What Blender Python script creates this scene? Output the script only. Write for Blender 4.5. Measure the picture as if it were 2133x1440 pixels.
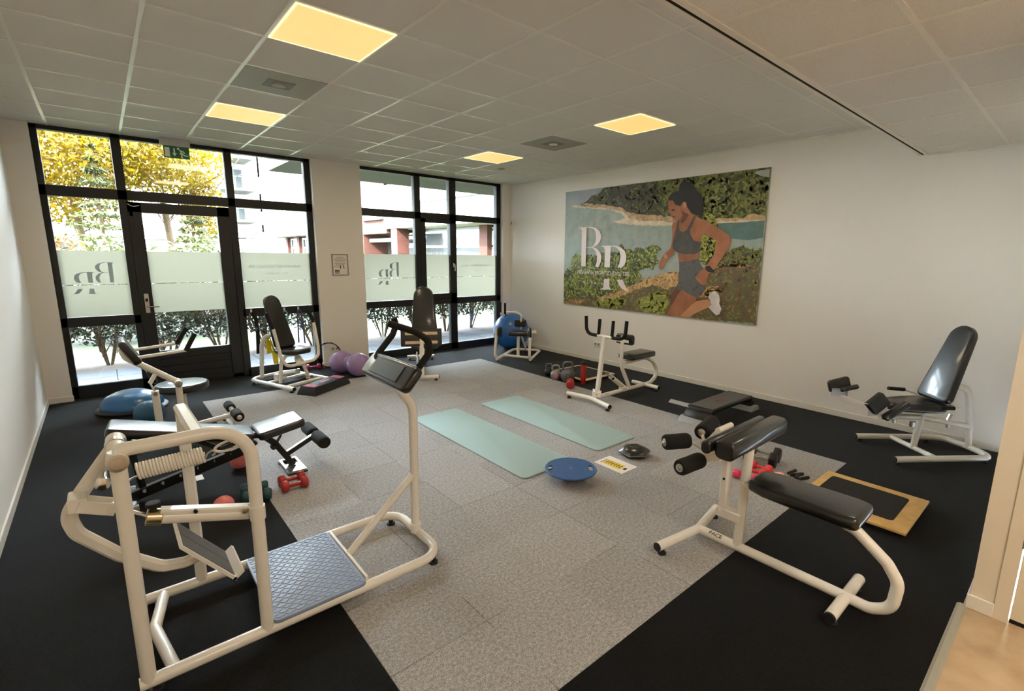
import bpy, bmesh, math, random
from mathutils import Vector, Matrix

# ------------------------------------------------------------------ scene, camera, light
for _o in list(bpy.data.objects):
    bpy.data.objects.remove(_o, do_unlink=True)
SC = bpy.context.scene
COL = SC.collection
PI = math.pi
V = Vector
rnd = random.Random(7)

# ---- camera (fitted to the ceiling grid and the carpet edges)
CAM_F = 1017.51            # focal length in pixels of the 2133 px wide frame
CAM_Y, CAM_P, CAM_R = 0.7210, 0.1842, 0.0128
_cd = bpy.data.cameras.new('camera')
_cam = bpy.data.objects.new('camera', _cd)
COL.objects.link(_cam)
_fw = V((math.sin(CAM_Y) * math.cos(CAM_P), math.cos(CAM_Y) * math.cos(CAM_P), -math.sin(CAM_P)))
_rt = V((math.cos(CAM_Y), -math.sin(CAM_Y), 0))
_up = _rt.cross(_fw)
_r2 = _rt * math.cos(CAM_R) + _up * math.sin(CAM_R)
_u2 = -_rt * math.sin(CAM_R) + _up * math.cos(CAM_R)
_cam.matrix_world = Matrix(((_r2.x, _u2.x, -_fw.x, 0), (_r2.y, _u2.y, -_fw.y, 0), (_r2.z, _u2.z, -_fw.z, 1.735), (0, 0, 0, 1)))
_cd.sensor_fit = 'HORIZONTAL'
_cd.sensor_width = 36
_cd.lens = CAM_F * 36 / 2133
_cd.shift_x = -46.8 / 2133
_cd.shift_y = 1.5 / 2133
_cd.clip_start = 0.05
_cd.clip_end = 500
SC.camera = _cam

# ---- sky
W = bpy.data.worlds.new('sky')
SC.world = W
W.use_nodes = True
_bg = W.node_tree.nodes['Background']
_bg.inputs[0].default_value = (0.76, 0.89, 1.0, 1)
_bg.inputs[1].default_value = 22.0

# ---- sun: from the left behind the building
_sd = bpy.data.lights.new('sun', 'SUN')
_sd.energy = 10.0
_sd.angle = 0.01
_sd.color = (1.0, 0.93, 0.80)
_sun = bpy.data.objects.new('sun', _sd)
COL.objects.link(_sun)
_sun.rotation_euler = V((0.70, 0.42, -0.58)).to_track_quat('-Z', 'Y').to_euler()

# ---- warm lamps of the corridor behind the camera (hang under the lower ceiling); the third is an added fill inside the room for the right wall
for _nm, _loc, _e in (('corridor_lamp', (0.6, -1.3, 2.68), 11), ('corridor_lamp.001', (2.1, -0.9, 2.68), 10), ('right_wall_fill', (4.6, 0.75, 2.70), 2)):
    _ld = bpy.data.lights.new(_nm, 'AREA')
    _ld.shape = 'RECTANGLE'
    _ld.size, _ld.size_y = (0.56, 0.56) if _e > 5 else (0.3, 0.3)
    _ld.energy = _e
    _ld.color = (1.0, 0.88, 0.72)
    _lo = bpy.data.objects.new(_nm, _ld)
    COL.objects.link(_lo)
    _lo.location = _loc

SC.view_settings.view_transform = 'Standard'
SC.view_settings.look = 'None'
SC.view_settings.exposure = 1.6
SC.view_settings.gamma = 1.0
SC.view_settings.use_curve_mapping = False
SC.cycles.max_bounces = 10
SC.cycles.diffuse_bounces = 6
SC.cycles.glossy_bounces = 4
SC.cycles.transmission_bounces = 6
SC.cycles.transparent_max_bounces = 16
SC.cycles.sample_clamp_indirect = 6.0
SC.cycles.caustics_reflective = False
SC.cycles.caustics_refractive = False
SC.cycles.use_denoising = True

# ------------------------------------------------------------------ materials
def lin(c):
    return c / 12.92 if c <= 0.04045 else ((c + 0.055) / 1.055) ** 2.4
def rgb(r, g, b):
    return (lin(r / 255), lin(g / 255), lin(b / 255), 1)
class NT:
    def __init__(self, name):
        self.m = bpy.data.materials.new(name)
        self.m.use_nodes = True
        self.t = self.m.node_tree
        self.b = self.t.nodes['Principled BSDF']
        self.out = self.t.nodes['Material Output']
    def n(self, typ, **kw):
        nd = self.t.nodes.new(typ)
        for k, v in kw.items():
            setattr(nd, k, v)
        return nd
    def l(self, a, b):
        self.t.links.new(a, b)
    def math(self, op, a, b=None, c=None):
        nd = self.n('ShaderNodeMath', operation=op)
        for i, x in enumerate((a, b, c)):
            if x is None: continue
            if isinstance(x, (int, float)): nd.inputs[i].default_value = x
            else: self.l(x, nd.inputs[i])
        return nd.outputs[0]
    def pos(self):
        return self.n('ShaderNodeTexCoord').outputs['Object']
    def noise(self, scale, detail=3, vec=None, rough=0.5):
        nd = self.n('ShaderNodeTexNoise')
        nd.inputs['Scale'].default_value = scale
        nd.inputs['Detail'].default_value = detail
        nd.inputs['Roughness'].default_value = rough
        self.l(vec if vec is not None else self.pos(), nd.inputs['Vector'])
        return nd.outputs['Fac']
    def ramp(self, fac, stops):
        nd = self.n('ShaderNodeValToRGB')
        e = nd.color_ramp.elements
        e[0].position, e[0].color = stops[0]
        e[1].position, e[1].color = stops[-1]
        for p, c in stops[1:-1]:
            q = e.new(p); q.color = c
        self.l(fac, nd.inputs[0])
        return nd.outputs[0]
    def bump(self, h, strength, dist=0.002):
        nd = self.n('ShaderNodeBump')
        nd.inputs['Strength'].default_value = strength
        nd.inputs['Distance'].default_value = dist
        self.l(h, nd.inputs['Height'])
        self.l(nd.outputs[0], self.b.inputs['Normal'])
def pm(name, col, rough=0.5, metal=0.0, vary=0.05, scale=20, bump=0.0, coat=0.0, stops=None):
    k = NT(name)
    f = k.noise(scale, 4)
    if stops is None:
        a = [max(0, c * (1 - vary)) for c in col[:3]] + [1]
        b = [min(1, c * (1 + vary)) for c in col[:3]] + [1]
        stops = [(0.3, a), (0.7, b)]
    k.l(k.ramp(f, stops), k.b.inputs['Base Color'])
    k.b.inputs['Roughness'].default_value = rough
    k.b.inputs['Metallic'].default_value = metal
    k.b.inputs['Coat Weight'].default_value = coat
    k.b.inputs['Coat Roughness'].default_value = 0.1
    if bump: k.bump(f, bump)
    return k.m
M = {}
M['white'] = pm('white_powder_coat', rgb(236, 232, 224), 0.32, vary=0.02, coat=0.3)
M['vinyl'] = pm('black_vinyl', rgb(13, 13, 14), 0.34, vary=0.15, scale=60, bump=0.04, coat=0.5)
M['foam'] = pm('black_foam', rgb(12, 12, 12), 0.85, vary=0.2, scale=90, bump=0.25)
M['rubber'] = pm('black_rubber', rgb(14, 14, 15), 0.6, vary=0.1)
M['blackmetal'] = pm('black_metal', rgb(12, 12, 13), 0.35, vary=0.1)
M['chrome'] = pm('chrome', (0.75, 0.75, 0.75, 1), 0.12, 1.0, vary=0.03)
M['steel'] = pm('brushed_steel', (0.55, 0.53, 0.50, 1), 0.3, 1.0, vary=0.06)
M['brass'] = pm('yellowed_steel', (0.52, 0.44, 0.28, 1), 0.3, 1.0, vary=0.06)
M['wall'] = pm('white_plaster', rgb(238, 234, 228), 0.9, vary=0.012, scale=140, bump=0.10)
M['wallwarm'] = pm('cream_plaster', rgb(226, 216, 198), 0.9, vary=0.012, scale=140, bump=0.10)
M['trim'] = pm('white_paint', rgb(232, 228, 220), 0.5, vary=0.015)
M['frame'] = pm('anthracite_frame', rgb(13, 13, 14), 0.5, vary=0.08)
M['doorpanel'] = pm('anthracite_panel', rgb(15, 16, 18), 0.5, vary=0.08)
M['blue_tread'] = pm('blue_rubber_tread', rgb(138, 156, 186), 0.45, vary=0.06)
M['mint'] = pm('mint_mat', rgb(158, 182, 182), 0.75, vary=0.03, scale=200, bump=0.15)
M['mintlight'] = pm('pale_mint_print', rgb(178, 198, 196), 0.7, vary=0.02)
M['blue'] = pm('blue_plastic', rgb(46, 86, 140), 0.4, vary=0.08)
M['blueball'] = pm('blue_ball_rubber', rgb(36, 98, 170), 0.35, vary=0.05, coat=0.2)
M['bosu'] = pm('blue_dome_rubber', rgb(42, 104, 160), 0.3, vary=0.05, coat=0.3)
M['darkblue'] = pm('teal_blue_rubber', rgb(38, 88, 122), 0.45, vary=0.05)
M['purple'] = pm('lilac_rubber', rgb(150, 122, 168), 0.35, vary=0.05, coat=0.2)
M['pink'] = pm('salmon_rubber', rgb(224, 124, 124), 0.45, vary=0.04)
M['palepink'] = pm('pale_pink_rubber', rgb(240, 166, 172), 0.5, vary=0.04)
M['teal'] = pm('teal_vinyl', rgb(30, 72, 80), 0.5, vary=0.08)
M['red'] = pm('red_vinyl', rgb(170, 40, 36), 0.35, vary=0.06)
M['brightred'] = pm('coral_vinyl', rgb(218, 62, 66), 0.4, vary=0.06)
M['hotpink'] = pm('pink_vinyl', rgb(220, 62, 100), 0.4, vary=0.06)
M['magenta'] = pm('magenta_vinyl', rgb(150, 34, 84), 0.4, vary=0.06)
M['pinkpad'] = pm('pink_step_pad', rgb(206, 118, 158), 0.6, vary=0.05)
M['greystep'] = pm('dark_grey_step', rgb(84, 82, 80), 0.65, vary=0.05, scale=90, bump=0.2)
M['lightgrey'] = pm('light_grey_plastic', rgb(150, 152, 152), 0.5, vary=0.04)
M['silver'] = pm('silver_iron', rgb(150, 148, 146), 0.4, 0.5, vary=0.08)
M['greyiron'] = pm('grey_iron', rgb(104, 104, 106), 0.45, 0.4, vary=0.1)
M['blackiron'] = pm('black_iron', rgb(26, 25, 26), 0.4, 0.2, vary=0.1)
M['wood'] = pm('birch_plywood', rgb(214, 172, 104), 0.5, scale=14, stops=[(0.3, rgb(204, 160, 92)), (0.55, rgb(216, 176, 110)), (0.75, rgb(222, 186, 124))])
M['palewood'] = pm('pale_wood', rgb(222, 196, 160), 0.5, vary=0.06, scale=14)
M['blackmat'] = pm('black_grip_mat', rgb(20, 18, 17), 0.85, vary=0.15, scale=200, bump=0.3)
M['paper'] = pm('white_paper', rgb(238, 228, 224), 0.8, vary=0.01)
M['yellowprint'] = pm('yellow_print', rgb(226, 196, 60), 0.8, vary=0.15, scale=60)
M['ink'] = pm('dark_ink', rgb(48, 46, 40), 0.8, vary=0.1)
M['greyink'] = pm('grey_ink', rgb(150, 142, 134), 0.8, vary=0.05)
M['green'] = pm('exit_green', rgb(22, 112, 66), 0.5, vary=0.04)
M['signwhite'] = pm('sign_white', rgb(236, 244, 236), 0.5, vary=0.02)
M['housing'] = pm('grey_housing', rgb(190, 190, 184), 0.5, vary=0.02)
M['yellow'] = pm('yellow_band', rgb(240, 214, 0), 0.5, vary=0.05)
M['cyanband'] = pm('light_blue_band', rgb(120, 170, 190), 0.5, vary=0.05)
M['purpleband'] = pm('purple_band', rgb(72, 66, 120), 0.5, vary=0.05)
M['vinylfloor'] = pm('beige_vinyl_floor', rgb(190, 165, 132), 0.45, scale=7, stops=[(0.3, rgb(176, 150, 118)), (0.5, rgb(192, 166, 132)), (0.75, rgb(204, 180, 148))])
M['strip'] = pm('grey_edge_strip', rgb(168, 165, 152), 0.4, 0.2, vary=0.03)
M['gap'] = pm('black_gap', rgb(8, 8, 8), 0.9, vary=0.1)
M['greybody'] = pm('vent_grey', rgb(170, 167, 156), 0.6, vary=0.03)
M['greybody2'] = pm('vent_dark', rgb(130, 128, 120), 0.6, vary=0.04)

def carpet():
    k = NT('carpet_tiles')
    p = k.pos()
    s = k.n('ShaderNodeSeparateXYZ'); k.l(p, s.inputs[0])
    x, y = s.outputs[0], s.outputs[1]
    # the light area of 8 x 11 tiles laid inside the black ones
    inx = k.math('MULTIPLY', k.math('GREATER_THAN', x, 0.715), k.math('LESS_THAN', x, 4.66))
    iny = k.math('MULTIPLY', k.math('GREATER_THAN', y, 1.196), k.math('LESS_THAN', y, 6.69))
    mask = k.math('MULTIPLY', inx, iny)
    tx = k.math('DIVIDE', k.math('SUBTRACT', x, 0.715), 0.4931)
    ty = k.math('DIVIDE', k.math('SUBTRACT', y, 1.196), 0.4995)
    def seam(t):
        f = k.math('FRACT', t)
        d = k.math('MINIMUM', f, k.math('SUBTRACT', 1.0, f))
        return k.math('LESS_THAN', d, 0.006)
    sm = k.math('MAXIMUM', seam(tx), seam(ty))
    sm = k.math('MULTIPLY', sm, k.math('GREATER_THAN', k.noise(1.6, 1), 0.50))
    c = k.n('ShaderNodeCombineXYZ')
    k.l(k.math('FLOOR', tx), c.inputs[0]); k.l(k.math('FLOOR', ty), c.inputs[1])
    wn = k.n('ShaderNodeTexWhiteNoise'); k.l(c.outputs[0], wn.inputs['Vector'])
    tv = k.math('ADD', k.math('MULTIPLY', wn.outputs['Value'], 0.14), 0.93)
    n1 = k.noise(230, 2, p, 0.7)
    n2 = k.noise(60, 3, p, 0.6)
    nn = k.math('ADD', k.math('MULTIPLY', n1, 0.7), k.math('MULTIPLY', n2, 0.3))
    g = k.ramp(nn, [(0.34, rgb(98, 95, 94)), (0.5, rgb(156, 154, 154)), (0.66, rgb(212, 210, 209))])
    b = k.ramp(nn, [(0.34, rgb(4, 4, 5)), (0.5, rgb(11, 11, 12)), (0.68, rgb(30, 30, 33))])
    mx = k.n('ShaderNodeMix', data_type='RGBA')
    k.l(mask, mx.inputs['Factor']); k.l(b, mx.inputs['A']); k.l(g, mx.inputs['B'])
    dk = k.math('MULTIPLY', tv, k.math('SUBTRACT', 1.0, k.math('MULTIPLY', sm, 0.35)))
    vm = k.n('ShaderNodeVectorMath', operation='SCALE')
    k.l(mx.outputs['Result'], vm.inputs[0]); k.l(dk, vm.inputs['Scale'])
    k.l(vm.outputs[0], k.b.inputs['Base Color'])
    k.b.inputs['Roughness'].default_value = 0.95
    k.b.inputs['Specular IOR Level'].default_value = 0.15
    k.b.inputs['Sheen Weight'].default_value = 0.07
    k.b.inputs['Sheen Roughness'].default_value = 0.4
    k.bump(n1, 0.5, 0.004)
    return k.m
M['carpet'] = carpet()
def ceiling_mat():
    k = NT('ceiling_tile')
    f = k.noise(420, 2, None, 0.8)
    k.l(k.ramp(f, [(0.30, rgb(204, 202, 198)), (0.5, rgb(234, 232, 228)), (0.62, rgb(242, 240, 236))]), k.b.inputs['Base Color'])
    k.b.inputs['Roughness'].default_value = 0.95
    k.bump(f, 0.3, 0.002)
    return k.m
M['ceiling'] = ceiling_mat()
M['tbar'] = pm('ceiling_bar_white', rgb(236, 234, 228), 0.30, vary=0.01)
def emis(name, col, s):
    k = NT(name)
    k.b.inputs['Base Color'].default_value = (0.8, 0.8, 0.8, 1)
    f = k.noise(9, 3)
    a = [c * 0.96 for c in col] + [1]; b = [c * 1.04 for c in col] + [1]
    k.l(k.ramp(f, [(0.3, a), (0.7, b)]), k.b.inputs['Emission Color'])
    k.b.inputs['Emission Strength'].default_value = s
    return k.m
M['panel'] = emis('lit_diffuser', (1.0, 0.54, 0.125), 0.335)
M['paneledge'] = emis('lit_diffuser_edge', (1.0, 0.90, 0.46), 0.40)
def glass():
    k = NT('window_glass')
    t = k.n('ShaderNodeBsdfTransparent'); t.inputs[0].default_value = (0.97, 0.98, 0.97, 1)
    g = k.n('ShaderNodeBsdfGlossy'); g.inputs['Roughness'].default_value = 0.0
    fr = k.n('ShaderNodeFresnel'); fr.inputs[0].default_value = 1.45
    mx = k.n('ShaderNodeMixShader')
    k.l(k.math('MULTIPLY', fr.outputs[0], 0.9), mx.inputs[0]); k.l(t.outputs[0], mx.inputs[1]); k.l(g.outputs[0], mx.inputs[2])
    k.l(mx.outputs[0], k.out.inputs['Surface'])
    return k.m
M['glass'] = glass()
def film(name, col):
    k = NT(name)
    t = k.n('ShaderNodeBsdfTranslucent')
    d = k.n('ShaderNodeBsdfDiffuse')
    f = k.noise(30, 3)
    c = k.ramp(f, [(0.3, [q * 0.98 for q in col[:3]] + [1]), (0.7, col)])
    k.l(c, t.inputs[0]); k.l(c, d.inputs[0])
    mx = k.n('ShaderNodeMixShader'); mx.inputs[0].default_value = 0.2
    k.l(t.outputs[0], mx.inputs[1]); k.l(d.outputs[0], mx.inputs[2]); k.l(mx.outputs[0], k.out.inputs['Surface'])
    return k.m
M['film'] = film('frosted_film', (0.185, 0.176, 0.130, 1))
M['filmlogo'] = film('frosted_film_print', (0.34, 0.37, 0.40, 1))
def leaf(name, cols, trans=0.5, rough=0.5):
    k = NT(name)
    oi = k.noise(3.0, 4)
    c = k.ramp(oi, [(0.32 + 0.36 * i / (len(cols) - 1), q) for i, q in enumerate(cols)])
    k.l(c, k.b.inputs['Base Color'])
    k.b.inputs['Roughness'].default_value = rough
    t = k.n('ShaderNodeBsdfTranslucent'); k.l(c, t.inputs[0])
    mx = k.n('ShaderNodeMixShader'); mx.inputs[0].default_value = trans
    k.l(k.b.outputs[0], mx.inputs[1]); k.l(t.outputs[0], mx.inputs[2]); k.l(mx.outputs[0], k.out.inputs['Surface'])
    return k.m

# ------------------------------------------------------------------ mesh builder
ORG = {}
def perp(d):
    d = d.normalized()
    a = V((0, 0, 1)) if abs(d.z) < 0.9 else V((1, 0, 0))
    u = a.cross(d).normalized()
    return u, d.cross(u).normalized()
def fil(pts, r, n=6):
    """round the inner corners of a polyline"""
    pts = [V(p) for p in pts]
    out = [pts[0]]
    for i in range(1, len(pts) - 1):
        a, b, c = pts[i - 1], pts[i], pts[i + 1]
        d1, d2 = (a - b), (c - b)
        ang = d1.angle(d2)
        if ang > PI - 0.03:
            out.append(b); continue
        t = min(r / math.tan(ang / 2), d1.length * 0.49, d2.length * 0.49)
        rr = t * math.tan(ang / 2)
        p1, p2 = b + d1.normalized() * t, b + d2.normalized() * t
        bis = (d1.normalized() + d2.normalized()).normalized()
        cen = b + bis * (rr / math.sin(ang / 2))
        v1, v2 = p1 - cen, p2 - cen
        tot = v1.angle(v2)
        ax = v1.cross(v2).normalized()
        for k in range(n + 1):
            out.append(cen + Matrix.Rotation(tot * k / n, 3, ax) @ v1)
    out.append(pts[-1])
    return out
class B:
    def __init__(self):
        self.bm = bmesh.new()
    def face(self, vs):
        try: return self.bm.faces.new(vs)
        except ValueError: return None
    def sweep(self, pts, prof, up=None, caps=True, closed=False, scale=None):
        """sweep a closed 2-D profile along a polyline"""
        pts = [V(p) for p in pts]
        n = len(pts)
        rings = []
        t0 = (pts[1] - pts[0]).normalized()
        if up is not None:
            u = (V(up) - t0 * t0.dot(V(up))).normalized()
        else:
            u = perp(t0)[0]
        prev = t0
        for i in range(n):
            if closed: t = (pts[(i + 1) % n] - pts[i - 1]).normalized()
            elif i == 0: t = t0
            elif i == n - 1: t = (pts[-1] - pts[-2]).normalized()
            else: t = ((pts[i + 1] - pts[i]).normalized() + (pts[i] - pts[i - 1]).normalized()).normalized()
            q = prev.rotation_difference(t)
            u = q @ u
            u = (u - t * t.dot(u)).normalized()
            prev = t
            w = t.cross(u)
            s = scale[i] if scale else 1
            rings.append([self.bm.verts.new(pts[i] + u * (a * s) + w * (b * s)) for a, b in prof])
        m = len(prof)
        for i in range(n if closed else n - 1):
            A, C = rings[i], rings[(i + 1) % n]
            for j in range(m):
                self.face((A[j], A[(j + 1) % m], C[(j + 1) % m], C[j]))
        if caps and not closed:
            self.face(list(reversed(rings[0])))
            self.face(rings[-1])
        return self
    def tube(self, pts, r, fr=0.0, seg=14, n=6, closed=False, scale=None):
        pts = [V(p) for p in pts]
        if fr: pts = fil(pts, fr, n)
        prof = [(r * math.cos(2 * PI * k / seg), r * math.sin(2 * PI * k / seg)) for k in range(seg)]
        return self.sweep(pts, prof, closed=closed, scale=scale)
    def bar(self, pts, w, h, up=(0, 0, 1), fr=0.0, c=0.004):
        pts = [V(p) for p in pts]
        if fr: pts = fil(pts, fr)
        a, b = h / 2, w / 2
        prof = [(a - c, -b), (a, -b + c), (a, b - c), (a - c, b), (-a + c, b), (-a, b - c), (-a, -b + c), (-a + c, -b)]
        return self.sweep(pts, prof, up=up)
    def lathe(self, O, axis, prof, seg=24):
        O = V(O); ax = V(axis).normalized(); u, w = perp(ax)
        rings = []
        for r, h in prof:
            c = O + ax * h
            if r < 1e-6: rings.append([self.bm.verts.new(c)])
            else: rings.append([self.bm.verts.new(c + (u * math.cos(2 * PI * k / seg) + w * math.sin(2 * PI * k / seg)) * r) for k in range(seg)])
        for A, C in zip(rings, rings[1:]):
            for j in range(seg):
                a0, a1 = A[j % len(A)], A[(j + 1) % len(A)]
                c0, c1 = C[j % len(C)], C[(j + 1) % len(C)]
                vs = []
                for q in (a0, a1, c1, c0):
                    if q not in vs: vs.append(q)
                if len(vs) > 2: self.face(vs)
        for R, rev in ((rings[0], True), (rings[-1], False)):
            if len(R) > 1: self.face(list(reversed(R)) if rev else R)
        return self
    def cyl(self, a, b, r, c=0.003, seg=20):
        a, b = V(a), V(b); L = (b - a).length
        c = min(c, r * 0.4, L * 0.4)
        return self.lathe(a, b - a, [(r - c, 0), (r, c), (r, L - c), (r - c, L)], seg)
    def ball(self, c, r, sx=1, sy=1, sz=1, seg=32, rings=18):
        m = Matrix.Translation(V(c)) @ Matrix.Diagonal((r * sx, r * sy, r * sz, 1))
        bmesh.ops.create_uvsphere(self.bm, u_segments=seg, v_segments=rings, radius=1, matrix=m)
        return self
    def box(self, lo, hi, bev=0.0, seg=2):
        lo, hi = V(lo), V(hi)
        return self.prism([(lo.x, lo.y), (hi.x, lo.y), (hi.x, hi.y), (lo.x, hi.y)], (0, 0, lo.z), (1, 0, 0), (0, 1, 0), hi.z - lo.z, bev, seg)
    def prism(self, outline, O, U, Vv, th, bev=0.0, seg=3):
        """extrude a 2-D outline (in the frame O, U, V) by th along U x V"""
        O, U, Vv = V(O), V(U), V(Vv); N = U.cross(Vv).normalized()
        t = bmesh.new()
        lo = [t.verts.new(O + U * a + Vv * b) for a, b in outline]
        hi = [t.verts.new(O + U * a + Vv * b + N * th) for a, b in outline]
        n = len(lo)
        t.faces.new(list(reversed(lo))); t.faces.new(hi)
        for j in range(n):
            t.faces.new((lo[j], lo[(j + 1) % n], hi[(j + 1) % n], hi[j]))
        bmesh.ops.recalc_face_normals(t, faces=t.faces)
        if bev:
            es = [e for e in t.edges if len(e.link_faces) == 2 and e.calc_face_angle(0) > 0.6]
            bmesh.ops.bevel(t, geom=es, offset=bev, segments=seg, profile=0.5, affect='EDGES', clamp_overlap=True)
        me = bpy.data.meshes.new('t'); t.to_mesh(me); t.free()
        self.bm.from_mesh(me); bpy.data.meshes.remove(me)
        return self
    def plate(self, outline, holes, O, U, Vv, th):
        """flat plate with holes"""
        cu = bpy.data.curves.new('t', 'CURVE'); cu.dimensions = '2D'; cu.fill_mode = 'BOTH'; cu.extrude = th / 2
        for lp in [outline] + list(holes):
            sp = cu.splines.new('POLY'); sp.points.add(len(lp) - 1); sp.use_cyclic_u = True
            for q, (a, b) in zip(sp.points, lp): q.co = (a, b, 0, 1)
        U, Vv = V(U), V(Vv); N = U.cross(Vv).normalized()
        mt = Matrix.Translation(V(O) + N * th / 2) @ Matrix((U, Vv, N)).transposed().to_4x4()
        self._curve(cu, mt)
        return self
    def _curve(self, cu, mt):
        ob = bpy.data.objects.new('t', cu); COL.objects.link(ob)
        bpy.context.view_layer.update()
        me = bpy.data.meshes.new_from_object(ob.evaluated_get(bpy.context.evaluated_depsgraph_get()))
        me.transform(mt)
        self.bm.from_mesh(me); bpy.data.meshes.remove(me)
        bpy.data.objects.remove(ob); bpy.data.curves.remove(cu)
    def text(self, s, O, U, Vv, width, height, th=0.001, bold=0.0, shear=0.0):
        cu = bpy.data.curves.new('t', 'FONT'); cu.body = s; cu.size = 1.0; cu.extrude = 0.0; cu.offset = bold; cu.shear = shear
        ob = bpy.data.objects.new('t', cu); COL.objects.link(ob)
        bpy.context.view_layer.update()
        me = bpy.data.meshes.new_from_object(ob.evaluated_get(bpy.context.evaluated_depsgraph_get()))
        xs = [v.co.x for v in me.vertices]; ys = [v.co.y for v in me.vertices]
        U, Vv = V(U), V(Vv); N = U.cross(Vv).normalized()
        for v in me.vertices:
            a = (v.co.x - min(xs)) / (max(xs) - min(xs)) * width
            b = (v.co.y - min(ys)) / (max(ys) - min(ys)) * height
            v.co = V(O) + U * a + Vv * b + N * th
        self.bm.from_mesh(me); bpy.data.meshes.remove(me)
        bpy.data.objects.remove(ob); bpy.data.curves.remove(cu)
        return self
    def quadpoly(self, pts3):
        self.face([self.bm.verts.new(V(p)) for p in pts3]); return self
    def build(self, name, mat, parent=None, smooth=True, recalc=True):
        org = V((0, 0, 0))
        if parent is not None:
            org = ORG[parent.name]
        if recalc: bmesh.ops.recalc_face_normals(self.bm, faces=self.bm.faces)
        if org.length: bmesh.ops.translate(self.bm, verts=self.bm.verts, vec=-org)
        me = bpy.data.meshes.new(name)
        self.bm.to_mesh(me); self.bm.free()
        mats = mat if isinstance(mat, (list, tuple)) else [mat]
        for m in mats: me.materials.append(M[m])
        if smooth:
            me.shade_smooth(); me.set_sharp_from_angle(angle=0.65)
        ob = bpy.data.objects.new(name, me); COL.objects.link(ob)
        if parent is not None:
            ob.parent = parent; ORG[ob.name] = org
        else:
            ORG[ob.name] = V((0, 0, 0))
        return ob
def tag(o, label, cat, group=None, kind=None):
    o['label'] = label; o['category'] = cat
    if group: o['group'] = group
    if kind: o['kind'] = kind
    return o
def thing(name, label, cat, loc, group=None, kind=None):
    o = bpy.data.objects.new(name, None); COL.objects.link(o)
    o.empty_display_size = 0.1; o.location = loc
    ORG[o.name] = V(loc)
    return tag(o, label, cat, group, kind)
def solo(b, name, mat, loc, label, cat, group=None, kind=None, smooth=True):
    """a thing that is one mesh, its origin at its base"""
    t = b.build(name, mat, None, smooth)
    t.data.transform(Matrix.Translation(-V(loc))); t.location = loc
    ORG[t.name] = V(loc)
    return tag(t, label, cat, group, kind)
def struct(b, name, mat, label, cat, parent=None, smooth=False):
    t = b.build(name, mat, parent, smooth)
    t['kind'] = 'structure'
    if parent is None: tag(t, label, cat)
    return t
def dup(root, loc, rotz=0.0, label=None, group=None):
    r = root.copy(); COL.objects.link(r)
    r.location = loc; r.rotation_euler = (0, 0, rotz)
    if label: r['label'] = label
    if group: r['group'] = group
    for ch in [q for q in root.children if q.type != 'LIGHT']:
        c = ch.copy(); COL.objects.link(c); c.parent = r
        for g in list(ch.children):
            d = g.copy(); COL.objects.link(d); d.parent = c
    return r
def rr(w, h, r, n=5, cx=0, cy=0):
    """rounded rectangle outline"""
    o = []
    for sx, sy, a0 in ((1, -1, -90), (1, 1, 0), (-1, 1, 90), (-1, -1, 180)):
        for k in range(n + 1):
            a = math.radians(a0 + 90 * k / n)
            o.append((cx + sx * (w / 2 - r) + r * math.cos(a), cy + sy * (h / 2 - r) + r * math.sin(a)))
    return o
def backshape(wb, wt, h, rb=0.04, n=10):
    """padded backrest: wide rounded foot, narrower round head; foot at v = 0"""
    o = []
    for k in range(5):
        a = math.radians(180 + 90 * k / 4); o.append((-wb / 2 + rb + rb * math.cos(a), rb + rb * math.sin(a)))
    for k in range(5):
        a = math.radians(270 + 90 * k / 4); o.append((wb / 2 - rb + rb * math.cos(a), rb + rb * math.sin(a)))
    R = wt / 2
    for k in range(n + 1):
        a = PI * k / n; o.append((R * math.cos(a), h - R + R * math.sin(a)))
    return o
def norm(*a):
    return V(a).normalized()
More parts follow.
